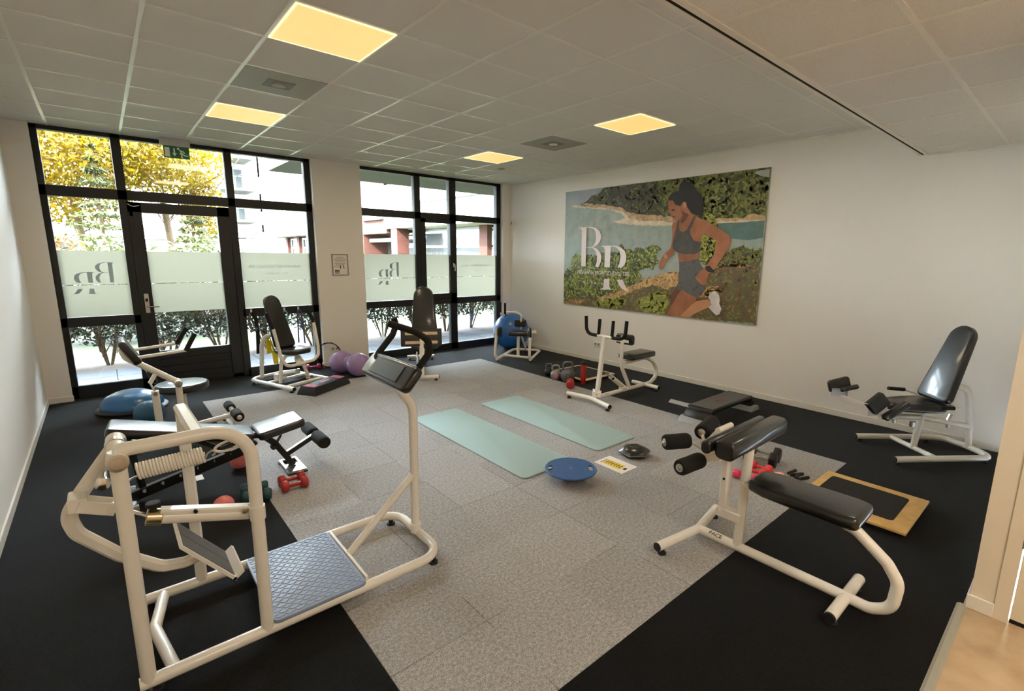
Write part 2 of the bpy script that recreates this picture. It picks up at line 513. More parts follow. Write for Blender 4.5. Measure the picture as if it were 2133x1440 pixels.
MURAL=[
 ('sky',[(6.097,2.792),(5.207,2.79),(5.287,2.732),(5.505,2.67),(5.654,2.6),(5.743,2.554),(6.095,2.551)]),
 ('hill',[(5.743,2.547),(5.616,2.606),(5.529,2.663),(5.43,2.67),(5.335,2.719),(5.219,2.789),(4.516,2.796),(3.763,2.796),(3.509,2.791),(3.72,2.253),(3.992,2.266),(4.282,2.295),(4.485,2.313),(4.72,2.35),(4.832,2.398),(4.969,2.44),(5.275,2.485)]),
 ('forest',[(4.239,2.8),(3.763,2.796),(2.709,2.799),(2.712,2.206),(2.917,2.202),(3.065,2.208),(3.347,2.221),(3.719,2.245),(3.973,2.265),(4.125,2.288),(4.229,2.389),(4.163,2.543),(4.269,2.677)]),
 ('cloud',[(2.896,2.738),(2.828,2.763),(2.712,2.763),(2.71,2.671),(2.808,2.695)]),
 ('rock',[(5.743,2.547),(5.653,2.572),(5.399,2.543),(5.11,2.501),(4.88,2.452),(4.721,2.375),(4.487,2.338),(3.974,2.277),(3.969,2.21),(4.277,2.23),(4.586,2.251),(4.739,2.3),(4.831,2.381),(4.968,2.423),(5.274,2.467)]),
 ('foam',[(5.984,2.563),(5.862,2.562),(5.676,2.524),(5.275,2.478),(4.945,2.422),(4.808,2.368),(4.727,2.291),(4.564,2.247),(3.969,2.21),(3.975,2.171),(4.435,2.178),(4.866,2.22),(5.074,2.267),(4.915,2.277),(4.827,2.313),(4.898,2.376),(5.106,2.431),(5.496,2.477),(5.915,2.528)]),
 ('rock',[(3.38,2.223),(3.189,2.225),(2.977,2.218),(2.865,2.268),(2.792,2.244),(2.714,2.233),(2.716,2.182),(2.973,2.176),(3.343,2.174)]),
 ('foam',[(3.36,2.185),(2.974,2.19),(2.801,2.194),(2.771,2.175),(2.972,2.169),(3.342,2.165)]),
 ('deepsea',[(3.358,2.166),(2.972,2.167),(2.718,2.177),(2.721,1.975),(2.893,1.95),(3.199,1.984),(3.362,2.016)]),
 ('bushdark',[(3.27,1.704),(3.182,1.794),(3.093,1.845),(2.961,1.886),(2.853,1.84),(2.711,1.845),(2.711,1.615),(3.326,1.598)]),
 ('bush',[(6.093,1.422),(6.017,1.524),(5.891,1.527),(5.938,1.683),(5.805,1.777),(5.669,1.725),(5.361,1.746),(5.119,1.784),(4.932,1.776),(4.905,1.908),(4.849,1.926),(4.777,1.838),(4.622,1.804),(4.54,1.872),(4.374,1.868),(4.254,1.896),(4.132,1.838),(4.223,1.739),(4.177,1.641),(4.25,1.548),(4.355,1.587),(4.518,1.514),(4.448,1.413),(4.633,1.282),(5.037,1.131),(5.457,1.064),(6.08,1.019)]),
 ('ground',[(6.081,0.892),(6.079,0.989),(5.723,1.074),(5.254,1.078),(4.899,1.195),(4.722,1.277),(4.426,1.397),(4.185,1.466),(3.937,1.525),(3.808,1.545),(3.579,1.591),(3.327,1.613),(3.09,1.634),(2.894,1.646),(2.71,1.636),(2.696,0.921),(3.268,0.92),(3.988,0.919),(4.954,0.901)]),
 ('sand',[(5.254,1.078),(4.899,1.195),(4.722,1.277),(4.426,1.397),(4.185,1.466),(3.937,1.525),(3.826,1.544),(3.826,1.424),(3.865,1.325),(4.053,1.281),(4.256,1.337),(4.419,1.294),(4.628,1.194),(5.033,1.057),(5.326,0.997)]),
 ('sand',[(3.309,1.591),(3.201,1.646),(3.061,1.661),(2.895,1.664),(2.892,1.632),(3.088,1.619)]),
 ('sand',[(6.081,0.892),(6.077,0.958),(5.72,1.015),(5.585,0.996),(5.716,0.903)]),
 ('grass',[(5.376,0.993),(4.894,1.104),(4.709,1.064),(4.884,0.922),(5.322,0.912)]),
 ('grass',[(4.533,1.078),(4.288,1.199),(4.012,1.251),(3.962,1.089),(4.028,0.932),(4.395,0.931)]),
 ('sand',[(3.461,1.207),(3.388,1.352),(3.241,1.375),(3.156,1.32),(3.248,1.269),(3.343,1.216)]),
 ('tallbush',[(3.53,2.244),(3.469,2.308),(3.367,2.266),(3.323,2.133),(3.292,2.044),(3.273,1.926),(3.311,1.808),(3.349,1.673),(3.463,1.64),(3.528,1.7),(3.533,1.974),(3.536,2.11)]),
 ('skin',[(3.97,1.878),(3.892,1.853),(3.942,1.763),(4.025,1.7),(4.061,1.645),(4.082,1.594),(4.1,1.569),(4.14,1.555),(4.173,1.592),(4.157,1.66),(4.108,1.754),(4.043,1.812)]),
 ('skin',[(4.076,2.505),(4.076,2.448),(4.059,2.39),(4.038,2.331),(4.01,2.301),(3.995,2.272),(3.964,2.249),(3.928,2.222),(3.977,2.206),(3.991,2.157),(3.975,2.062),(3.975,1.939),(4.002,1.837),(3.897,1.815),(3.539,1.816),(3.526,1.941),(3.512,2.058),(3.409,2.001),(3.26,1.918),(3.29,1.837),(3.145,1.837),(3.113,1.949),(3.155,2.029),(3.245,2.078),(3.361,2.142),(3.464,2.206),(3.558,2.237),(3.631,2.275),(3.706,2.313),(3.761,2.4),(3.798,2.471),(3.884,2.526),(4.001,2.528)]),
 ('skin',[(3.88,1.829),(3.542,1.829),(3.549,1.806),(3.55,1.711),(3.727,1.668),(3.839,1.658)]),
 ('skinshade',[(3.875,2.407),(3.838,2.348),(3.737,2.301),(3.779,2.219),(3.841,2.18),(3.862,2.23),(3.833,2.292)]),
 ('skin',[(3.312,1.944),(3.117,1.941),(3.127,1.874),(3.226,1.708),(3.314,1.576),(3.378,1.527),(3.407,1.463),(3.409,1.384),(3.451,1.365),(3.517,1.41),(3.574,1.455),(3.511,1.554),(3.437,1.619),(3.368,1.706),(3.317,1.807)]),
 ('shortcloth',[(3.839,1.666),(3.728,1.676),(3.551,1.719),(3.478,1.586),(3.519,1.545),(3.565,1.456),(3.506,1.394),(3.408,1.368),(3.443,1.27),(3.526,1.2),(3.657,1.24),(3.773,1.29),(3.811,1.288),(3.866,1.318),(3.828,1.395),(3.823,1.519)]),
 ('skin',[(3.574,1.455),(3.511,1.554),(3.433,1.572),(3.378,1.527),(3.397,1.447),(3.409,1.384),(3.469,1.372),(3.525,1.41)]),
 ('skinshade',[(3.866,1.318),(3.811,1.288),(3.773,1.29),(3.842,1.194),(3.91,1.07),(3.936,1.085),(3.912,1.223)]),
 ('skinlit',[(3.54,1.15),(3.366,1.188),(3.31,1.136),(3.341,1.086),(3.51,0.998),(3.64,0.906),(3.781,0.904),(3.642,1.051)]),
 ('skin',[(3.773,1.29),(3.657,1.24),(3.526,1.2),(3.54,1.15),(3.642,1.051),(3.781,0.904),(3.988,0.907),(3.919,1.053),(3.842,1.194)]),
 ('bra',[(3.899,2.232),(3.871,2.238),(3.881,2.153),(3.859,2.088),(3.8,2.072),(3.746,2.106),(3.655,2.28),(3.63,2.272),(3.705,2.105),(3.691,2.034),(3.637,1.956),(3.529,1.934),(3.54,1.83),(3.545,1.795),(3.623,1.777),(3.76,1.773),(3.879,1.801),(3.95,1.845),(3.963,1.903),(3.948,1.982),(3.933,2.061)]),
 ('hair',[(4.076,2.505),(4.055,2.567),(4.007,2.606),(3.916,2.619),(3.906,2.702),(3.843,2.73),(3.753,2.714),(3.693,2.655),(3.642,2.596),(3.576,2.55),(3.531,2.466),(3.536,2.345),(3.536,2.25),(3.593,2.28),(3.656,2.294),(3.724,2.342),(3.768,2.393),(3.789,2.457),(3.815,2.472),(3.846,2.461),(3.876,2.414),(3.962,2.447),(3.999,2.5)]),
 ('skinlit',[(3.838,2.453),(3.806,2.465),(3.792,2.436),(3.797,2.395),(3.821,2.389)]),
 ('hair',[(4.016,2.38),(3.965,2.384),(3.955,2.366),(4.002,2.361)]),
 ('hair',[(3.996,2.286),(3.95,2.287),(3.944,2.273),(3.982,2.271)]),
 ('hair',[(3.429,1.619),(3.378,1.628),(3.313,1.568),(3.319,1.54),(3.397,1.55),(3.434,1.58)]),
 ('shoe',[(3.323,1.286),(3.274,1.305),(3.211,1.254),(3.197,1.192),(3.201,1.145),(3.162,1.078),(3.189,1.005),(3.229,0.986),(3.293,1.034),(3.349,1.085),(3.309,1.12),(3.331,1.174),(3.365,1.22)]),
 ('skinlit',[(4.098,1.754),(4.05,1.775),(4.027,1.721),(4.065,1.704)]),
]
LOGO=[
 [(5.783,2.195),(5.591,2.194),(5.591,2.182),(5.588,1.889),(5.591,1.864),(5.588,1.563),(5.685,1.561),(5.698,2.145),(5.71,2.171),(5.747,2.185)],
 [(5.591,2.196),(5.487,2.195),(5.391,2.176),(5.316,2.129),(5.277,2.065),(5.274,2.016),(5.301,1.957),(5.352,1.908),(5.445,1.871),(5.587,1.864),(5.587,1.874),(5.473,1.882),(5.419,1.903),(5.388,1.968),(5.382,2.037),(5.395,2.107),(5.431,2.157),(5.501,2.182),(5.591,2.186)],
 [(5.473,1.868),(5.404,1.868),(5.335,1.838),(5.272,1.779),(5.253,1.719),(5.259,1.65),(5.301,1.564),(5.376,1.564),(5.346,1.648),(5.347,1.728),(5.381,1.808),(5.431,1.853)],
 [(5.278,1.896),(5.066,1.896),(5.068,1.867),(5.071,1.563),(5.182,1.562),(5.186,1.838),(5.204,1.873),(5.244,1.885)],
 [(5.076,1.896),(4.974,1.894),(4.874,1.871),(4.792,1.819),(4.755,1.753),(4.755,1.677),(4.779,1.61),(4.832,1.563),(4.916,1.564),(4.879,1.637),(4.868,1.733),(4.889,1.809),(4.935,1.857),(4.999,1.881),(5.075,1.885)],
 [(5.179,1.379),(5.07,1.384),(5.061,1.258),(5.034,1.225),(4.982,1.218),(5.257,1.206),(5.205,1.23),(5.183,1.261)],
 [(4.921,1.377),(4.806,1.381),(4.761,1.304),(4.715,1.248),(4.677,1.217),(4.75,1.222),(4.826,1.247),(4.872,1.298)],
]
# ------------------------------------------------------------------ the room
XL, XR, YF, YW, H1, H2, YB = -0.63, 6.04, 7.62, 7.72, 3.05, 2.73, 1.29   # left, right wall; pier face, frame plane; ceilings; bulkhead
XP, YP, YBACK = 3.13, 0.19, -3.2                                           # partition beside the camera
b = B(); b.box((XL - .2, 0.21, -0.2), (XR + .2, 7.85, 0)); struct(b, 'floor', 'carpet', 'black carpet tile floor with a large light grey tiled area', 'floor')
b = B(); b.box((XL - .2, YBACK - .2, -0.2), (XP + .2, 0.21, 0)); struct(b, 'floor', 'vinylfloor', 'beige vinyl floor of the corridor by the camera', 'floor')
b = B(); b.prism([(0, 0), (0.042, 0), (0.030, 0.008), (0.010, 0.008)], (XL, 0.192, 0.0), (0, 1, 0), (0, 0, 1), XP - XL); struct(b, 'trim_1', 'strip', 'grey metal edge strip where black carpet meets beige vinyl', 'edge strip')
b = B(); b.box((XL - .2, YBACK - .2, 0), (XL, YF + .3, 3.3)); struct(b, 'wall_left', 'wall', 'white left wall', 'wall')
b = B(); b.box((XR, YBACK, 0), (XR + .2, YF + .3, 3.3)); struct(b, 'wall_right', 'wall', 'long white right wall with the runner picture', 'wall')
b = B()
b.box((XL, YF, 0), (-0.42, 7.85, 3.3)); b.box((2.41, YF, 0), (3.115, 7.85, 3.3)); b.box((5.86, YF, 0), (XR, 7.85, 3.3)); b.box((XL, 7.70, 3.06), (XR, 7.85, 3.3))
struct(b, 'wall_back', 'wall', 'white piers beside and between the two black window fronts', 'wall')
b = B(); b.box((XL - .2, YBACK - .2, 0), (XR + .2, YBACK, 3.3)); struct(b, 'wall_front', 'wallwarm', 'wall at the end of the corridor behind the camera', 'wall')
b = B()
b.box((XP, 0.09, 0), (XR, YP, H2)); b.box((XP, YBACK, 2.13), (XP + .12, 0.09, H2)); b.box((XP, YBACK, 0), (XP + .12, -0.95, 2.13)); b.box((XP, 0.06, 0), (XP + .12, 0.09, 2.13))
struct(b, 'wall_partition', 'wallwarm', 'cream partition wall with a door at the right edge', 'wall')
# ceilings: high one over the training floor, lower one over the corridor
b = B(); b.box((XL - .2, YB, H1), (XR + .2, 7.85, H1 + .12)); ceil = struct(b, 'ceiling', 'ceiling', 'high suspended ceiling of white speckled tiles', 'ceiling')
b = B()
for i in range(-2, 9):
    x = 0.923 + 0.6 * i
    b.box((x - .012, YB, H1 - .004), (x + .012, YF + .08, H1 + .001))
for j in range(-2, 8):
    y = 3.012 + 0.6 * j
    b.box((XL, y - .012, H1 - .0036), (XR, y + .012, H1 + .001))
b.box((XL, YF - .022, H1 - .004), (-.42, YF, H1)); b.box((XR - .022, YB, H1 - .012), (XR, YF, H1)); b.box((XL, YB, H1 - .012), (XL + .022, YF, H1))
b.build('ceiling_grid', 'tbar', ceil)
b = B(); b.box((XL - .2, YBACK - .2, H2), (XR + .2, YB - .03, H1 + .12)); ceil2 = struct(b, 'ceiling', 'ceiling', 'lower suspended ceiling nearest the camera', 'ceiling')
b = B()
for i in range(-6, 6):
    x = 2.722 + 0.597 * i
    b.box((x - .012, YBACK, H2 - .004), (x + .012, YB - .06, H2 + .001))
for j in range(-7, 2):
    y = 0.667 + 0.57 * j
    if y < 1.2: b.box((XL, y - .012, H2 - .0036), (XR, y + .012, H2 + .001))
b.box((XR - .022, YP, H2 - .012), (XR, YB - .06, H2)); b.box((XP, YP, H2 - .012), (XR, YP + .02, H2)); b.box((XP - .02, YBACK, H2 - .012), (XP, YP, H2))
b.build('ceiling_grid', 'tbar', ceil2)
b = B(); b.box((XL, YB - .065, H2 - .006), (XR, YB - .032, H2 + .02)); b.box((XL, YB - .012, H2 - .006), (XR, YB + .012, H1)); tr = struct(b, 'trim_2', 'tbar', 'white edge profile along the step between the two ceilings', 'ceiling trim')
b = B(); b.box((XL, YB - .032, H2 - .002), (XR, YB - .012, H2 + .03)); b.build('shadow_gap', 'gap', tr)
# skirting boards
def skirt(name, label, boxes):
    b = B()
    for lo, hi in boxes: b.box(lo, hi, 0.003, 1)
    struct(b, name, 'trim', label, 'baseboard')
skirt('baseboard_left', 'white skirting along the left wall', [((XL, 0.3, 0), (XL + .012, YF, .07))])
skirt('baseboard_right', 'white skirting along the right wall', [((XR - .012, YP, 0), (XR, YF, .07))])
skirt('baseboard_back', 'white skirting round the window piers', [((XL, YF - .012, 0), (-.41, YF, .07)), ((2.40, YF - .012, 0), (3.125, YF, .07)), ((2.398, YF, 0), (2.41, 7.70, .07)), ((5.85, YF - .012, 0), (XR, YF, .07))])
skirt('baseboard_partition', 'white skirting round the end of the cream partition', [((XP - .012, 0.10, 0), (XP, YP + .012, .075)), ((XP, YP, 0), (XR - .02, YP + .012, .075))])
# door beside the camera
b = B(); b.box((XP - .008, 0.045, 0), (XP + .125, 0.10, 2.13)); b.box((XP - .008, -0.99, 0), (XP + .125, -0.935, 2.13)); b.box((XP - .008, -0.99, 2.08), (XP + .125, 0.10, 2.14))
dr = struct(b, 'door_2', 'wallwarm', 'cream door frame and door at the right edge', 'door')
b = B(); b.box((XP + .012, -0.93, 0.02), (XP + .052, 0.040, 2.075), 0.002, 1); lf = b.build('door_leaf', 'wallwarm', dr)
b = B(); b.cyl((XP - .002, 0.043, 0.40), (XP - .002, 0.043, 0.49), 0.008); b.box((XP - .004, 0.036, 0.40), (XP + .004, 0.052, 0.49)); b.build('hinge', 'steel', dr)
b = B(); b.box((XP + .012, -0.93, 0.0), (XP + .05, 0.04, 0.018)); b.build('door_gap', 'gap', dr)

# ------------------------------------------------------------------ window fronts
def panes(parent, lst):
    for x0, x1, z0, z1 in lst:
        b = B(); b.box((x0 - .006, 7.745, z0 - .006), (x1 + .006, 7.751, z1 + .006)); b.build('pane', 'glass', parent, smooth=False)
def films(parent, x0, x1, z0, z1=1.722, zc=1.329):
    out = []
    for a, c in ((z0, zc - .0045), (zc + .0045, z1)):
        b = B(); b.quadpoly([(x0, 7.743, a), (x1, 7.743, a), (x1, 7.743, c), (x0, 7.743, c)]); out.append(b.build('frosted_film', 'film', parent, smooth=False))
    return out
FY0, FY1 = 7.70, 7.80
def bars(b, lst):
    for x0, x1, z0, z1 in lst: b.box((x0, FY0, z0), (x1, FY1, z1), 0.004, 1)
b = B()
bars(b, [(-.425, -.362, 0, 3.06), (.233, .322, 0, 3.06), (1.350, 1.436, 0, 3.06), (2.33, 2.415, 0, 3.06), (-.425, 2.415, 3.004, 3.06), (-.425, 2.415, 2.317, 2.43),
         (-.425, .30, .848, .957), (1.40, 2.415, .848, .957), (-.425, .30, 0, .15), (1.40, 2.415, 0, .125), (.30, 1.40, 0, .02)])
w1 = struct(b, 'window_1', 'frame', 'tall black window front with a glazed door, left of the pier', 'window')
panes(w1, [(-.362, .233, 2.43, 3.004), (.322, 1.35, 2.43, 3.004), (1.436, 2.33, 2.43, 3.004), (-.362, .233, .957, 2.317), (1.436, 2.33, .957, 2.317), (-.362, .233, .15, .848), (1.436, 2.33, .125, .848)])
f1 = films(w1, -.362, .233, .96); f2 = films(w1, 1.436, 2.33, .96)
b = B(); b.box((.318, 7.69, 2.13), (.352, 7.70, 2.21), .003, 1); b.build('contact_sensor', 'housing', w1)
b = B(); b.tube([(.31, 7.695, 2.275), (.36, 7.68, 2.245), (.42, 7.69, 2.262)], .006, .03); b.build('door_catch', 'steel', w1)
b = B()
for q in [(.302, .437, .02, 2.30), (1.21, 1.346, .02, 2.30), (.302, 1.346, 2.18, 2.30), (.302, 1.346, .02, .07)]: b.box((q[0], 7.69, q[2]), (q[1], 7.785, q[3]), .004, 1)
b.box((.43, 7.712, .06), (1.215, 7.76, .475))
d1 = struct(b, 'door_1', 'frame', 'black glazed door in the left window front', 'door')
b = B()
for k in range(4): b.box((.432, 7.702, .068 + k * .102), (1.213, 7.716, .166 + k * .102), .004, 1)
b.build('plank_panel', 'doorpanel', d1)
panes(d1, [(.437, 1.21, .475, 2.18)]); f3 = films(d1, .437, 1.21, .965)
b = B(); b.box((.352, 7.684, .97), (.398, 7.692, 1.21), .003, 1); dh = b.build('handle_plate', 'steel', d1)
b = B(); b.tube([(.372, 7.688, 1.05), (.372, 7.635, 1.05), (.49, 7.635, 1.05)], .009, .02); b.build('door_handle', 'chrome', dh)
b = B(); b.box((.362, 7.680, 1.11), (.386, 7.686, 1.15), .002, 1); b.build('lock_cylinder', 'gap', dh)
b = B()
bars(b, [(3.075, 3.122, 0, 3.06), (4.055, 4.165, 0, 3.06), (4.728, 4.865, 0, 3.06), (5.765, 5.865, 0, 3.06), (3.075, 5.865, 3.004, 3.06), (3.075, 5.865, 2.317, 2.43), (3.075, 5.865, .848, .957), (3.075, 5.865, 0, .12)])
w2 = struct(b, 'window_2', 'frame', 'tall black window front between the pier and the right wall', 'window')
b = B()
for q in [(4.15, 4.243, .95, 2.33), (4.726, 4.846, .95, 2.33), (4.15, 4.846, 2.265, 2.33), (4.15, 4.846, .95, 1.04)]: b.box((q[0], 7.685, q[2]), (q[1], 7.79, q[3]), .004, 1)
sash = b.build('opening_sash', 'frame', w2, smooth=False)
b = B(); b.box((4.775, 7.676, 1.50), (4.800, 7.686, 1.58), .003, 1); b.tube([(4.788, 7.68, 1.56), (4.788, 7.645, 1.56), (4.792, 7.645, 1.44)], .008, .015); b.build('window_handle', 'chrome', sash)
panes(w2, [(3.122, 4.055, 2.43, 3.004), (4.165, 4.728, 2.43, 3.004), (4.865, 5.765, 2.43, 3.004), (3.122, 4.055, .957, 2.317), (4.865, 5.765, .957, 2.317), (3.122, 4.055, .12, .848), (4.165, 4.728, .12, .848), (4.865, 5.765, .12, .848), (4.243, 4.726, 1.04, 2.265)])
f4 = films(w2, 3.122, 4.055, .96); f5 = films(w2, 4.865, 5.765, .96); f6 = films(w2, 4.243, 4.726, 1.045)
# the reversed lettering on the frosted film (it reads the right way from outside)
def logo_on_film(fa, fb, xr, z0, s):
    for part, fl in ((LOGO[:5], fa), (LOGO[5:], fb)):
        b = B()
        for poly in part:
            b.plate([(-(5.785 - y) * s, (z - 1.213) * s) for y, z in poly], [], (xr, 7.7418, z0), (1, 0, 0), (0, 0, 1), 0)
        b.build('logo_print', 'filmlogo', fl, smooth=False)
logo_on_film(f1[1], f1[0], .131, 1.222, .373)
logo_on_film(f4[1], f4[0], 3.782, 1.222, .373)
for fl, xa, xb, xc, xd in ((f2[1], 2.217, 1.523, 2.02, 1.727), (f5[1], 5.667, 4.968, 5.45, 5.17)):
    b = B(); b.text('VROUWEN SPORTSCHOOL TIEL', (xa, 7.7418, 1.512), (-1, 0, 0), (0, 0, 1), xa - xb, .038, 0)
    b.text('B Y   R O O S', (xc, 7.7418, 1.424), (-1, 0, 0), (0, 0, 1), xc - xd, .02, 0)
    b.build('film_lettering', 'filmlogo', fl, smooth=False)

# ------------------------------------------------------------------ things on ceiling and walls
LIGHTS = [(0, 0, 'largest yellow lit ceiling panel, nearest the camera at upper left'), (0, 4, 'yellow lit ceiling panel above the left window door'),
          (5, 0, 'yellow lit ceiling panel nearest the runner picture'), (5, 4, 'smallest yellow lit ceiling panel near the far corner')]
p0 = None
for i, j, lab in LIGHTS:
    x, y = 0.923 + .6 * i + .3, 3.012 + .6 * j + .3
    if p0 is None:
        p0 = thing('ceiling_light', lab, 'ceiling light', (x, y, H1 - .012), 'square lit ceiling panels')
        b = B()
        o, q = .288, .278
        b.plate([(-o, -o), (o, -o), (o, o), (-o, o)], [[(-q, -q), (q, -q), (q, q), (-q, q)]], (x, y, H1 - .010), (1, 0, 0), (0, 1, 0), .010); b.build('light_frame', 'paneledge', p0, smooth=False)
        b = B(); b.box((x - q, y - q, H1 - .008), (x + q, y + q, H1 - .002)); b.build('diffuser', 'panel', p0, smooth=False)
    else:
        p_ = dup(p0, (x, y, H1 - .012), 0, lab)
    ld = bpy.data.lights.new('panel_lamp', 'AREA'); ld.shape = 'SQUARE'; ld.size = .54; ld.energy = 4.8; ld.color = (1.0, 0.80, 0.52)
    lo = bpy.data.objects.new('panel_lamp', ld); COL.objects.link(lo); lo.parent = p0 if (i, j) == (0, 0) else p_; lo.location = (0, 0, -.003)
for i, j, lab in ((0, 2, 'square grey ceiling vent between the two left light panels'), (5, 2, 'square grey ceiling vent between the two right light panels')):
    x, y = 0.923 + .6 * i + .3, 3.012 + .6 * j + .3
    v = thing('ceiling_vent', lab, 'ceiling vent', (x, y, H1 - .006), 'square ceiling vents')
    b = B(); b.box((x - .285, y - .285, H1 - .006), (x + .285, y + .285, H1 + .002)); b.build('vent_plate', 'greybody', v, smooth=False)
    b = B(); b.box((x - .10, y - .10, H1 - .009), (x + .10, y + .10, H1 - .005)); b.build('vent_core', 'greybody2', v, smooth=False)
    b = B(); b.lathe((x, y, H1 - .02), (0, 0, 1), [(.034, 0), (.05, .003), (.052, .012), (.034, .012)], 24); b.build('vent_ring', 'tbar' if i else 'greybody', v)
b = B(); b.lathe((4.847, 6.35, H1 - .012), (0, 0, 1), [(0, 0), (.05, .001), (.058, .004), (.06, .013)], 28)
solo(b, 'ceiling_speaker', 'greybody', (4.847, 6.35, H1 - .012), 'small round grey speaker flush in the ceiling near the far corner', 'speaker')
ex = thing('exit_sign', 'green emergency exit sign with running figure hanging above the glazed door', 'exit sign', (.835, 7.5, H1 - .004))
b = B(); b.box((.675, 7.47, 2.962), (.972, 7.53, 3.047), .004, 1); b.build('sign_housing', 'housing', ex)
b = B(); b.box((.704, 7.497, 2.826), (.958, 7.503, 2.962)); pl = b.build('sign_plate', 'green', ex, smooth=False)
b = B(); sy = 7.4965
def sp(pts): b.plate(pts, [], (.704, sy, 2.826), (1, 0, 0), (0, 0, 1), .0006)
sp([(.012, .014), (.060, .014), (.060, .118), (.012, .118)])
sp([(.098, .112), (.112, .112), (.112, .058), (.128, .058), (.105, .022), (.082, .058), (.098, .058)])
sp([(.146 + .013 * math.cos(a * PI / 6), .112 + .013 * math.sin(a * PI / 6)) for a in range(12)])
sp([(.150, .103), (.166, .098), (.190, .094), (.214, .068), (.206, .062), (.186, .080), (.176, .080), (.192, .062), (.205, .046), (.240, .044), (.240, .034), (.198, .034), (.186, .050), (.180, .030), (.186, .008), (.170, .006), (.166, .032), (.172, .054), (.160, .048), (.152, .056), (.168, .070)])
b.build('sign_pictogram', 'signwhite', pl, smooth=False)
fr = thing('picture_frame', 'small framed notice sheet hanging on the pier between the windows', 'framed notice', (2.735, YF - .012, 1.39))
b = B(); b.plate([(2.612, 1.390), (2.860, 1.390), (2.860, 1.718), (2.612, 1.718)], [[(2.630, 1.408), (2.842, 1.408), (2.842, 1.700), (2.630, 1.700)]], (0, YF, 0), (1, 0, 0), (0, 0, 1), .012); b.build('frame', 'lightgrey', fr, smooth=False)
b = B(); b.box((2.628, YF - .005, 1.406), (2.844, YF, 1.702)); sh = b.build('notice_sheet', 'paper', fr, smooth=False)
b = B()
for k in range(9):
    w = (.10, .17, .16, .18, .15, .17, .13, .10, .09)[k]
    b.box((2.736 - w / 2 if k < 7 else 2.65, YF - .0058, 1.665 - k * .018), ((2.736 + w / 2) if k < 7 else 2.65 + w, YF - .005, 1.671 - k * .018))
b.build('text_lines', 'greyink', sh, smooth=False)
b = B()
for k in range(3): b.box((2.652, YF - .0058, 1.425 + k * .02), (2.722, YF - .005, 1.438 + k * .02))
b.box((2.735, YF - .0058, 1.495), (2.747, YF - .005, 1.55)); b.prism([(2.775, 1.555), (2.783, 1.555), (2.80, 1.51), (2.79, 1.495), (2.782, 1.52)], (0, YF - .005, 0), (1, 0, 0), (0, 0, 1), .0008)
b.build('sheet_figures', 'ink', sh, smooth=False)
mo = thing('motion_sensor', 'small white motion sensor high on the right wall by the corner', 'sensor', (XR, 7.53, 2.29))
b = B(); b.box((XR - .045, 7.50, 2.29), (XR, 7.56, 2.42), .012, 3); b.build('sensor_body', 'trim', mo)
b = B(); b.box((XR - .048, 7.512, 2.31), (XR - .044, 7.548, 2.36), .002, 1); b.build('sensor_lens', 'lightgrey', mo)
def socket(label, O, U, w, n):
    O = V(O); U = V(U); Z = V((0, 0, 1)); N = U.cross(Z)
    s = thing('wall_socket', label, 'socket', O)
    b = B(); b.prism(rr(w, .082, .008), O + Z * .04, U, Z, .012, .003, 2); b.build('socket_plate', 'trim', s)
    for k in range(n):
        b = B(); b.lathe(O + Z * .04 + U * ((k - (n - 1) / 2) * .07) + N * .0125, N, [(0, 0), (.019, .0002), (.021, .0015), (.0215, 0)], 20); b.build('socket_well', 'lightgrey', s)
socket('white double socket low on the right wall behind the rowing machine', (XR, 5.29, .26), (0, -1, 0), .15, 2)
socket('white double socket low on the pier inside the exercise ring', (2.58, YF, .235), (1, 0, 0), .15, 2)

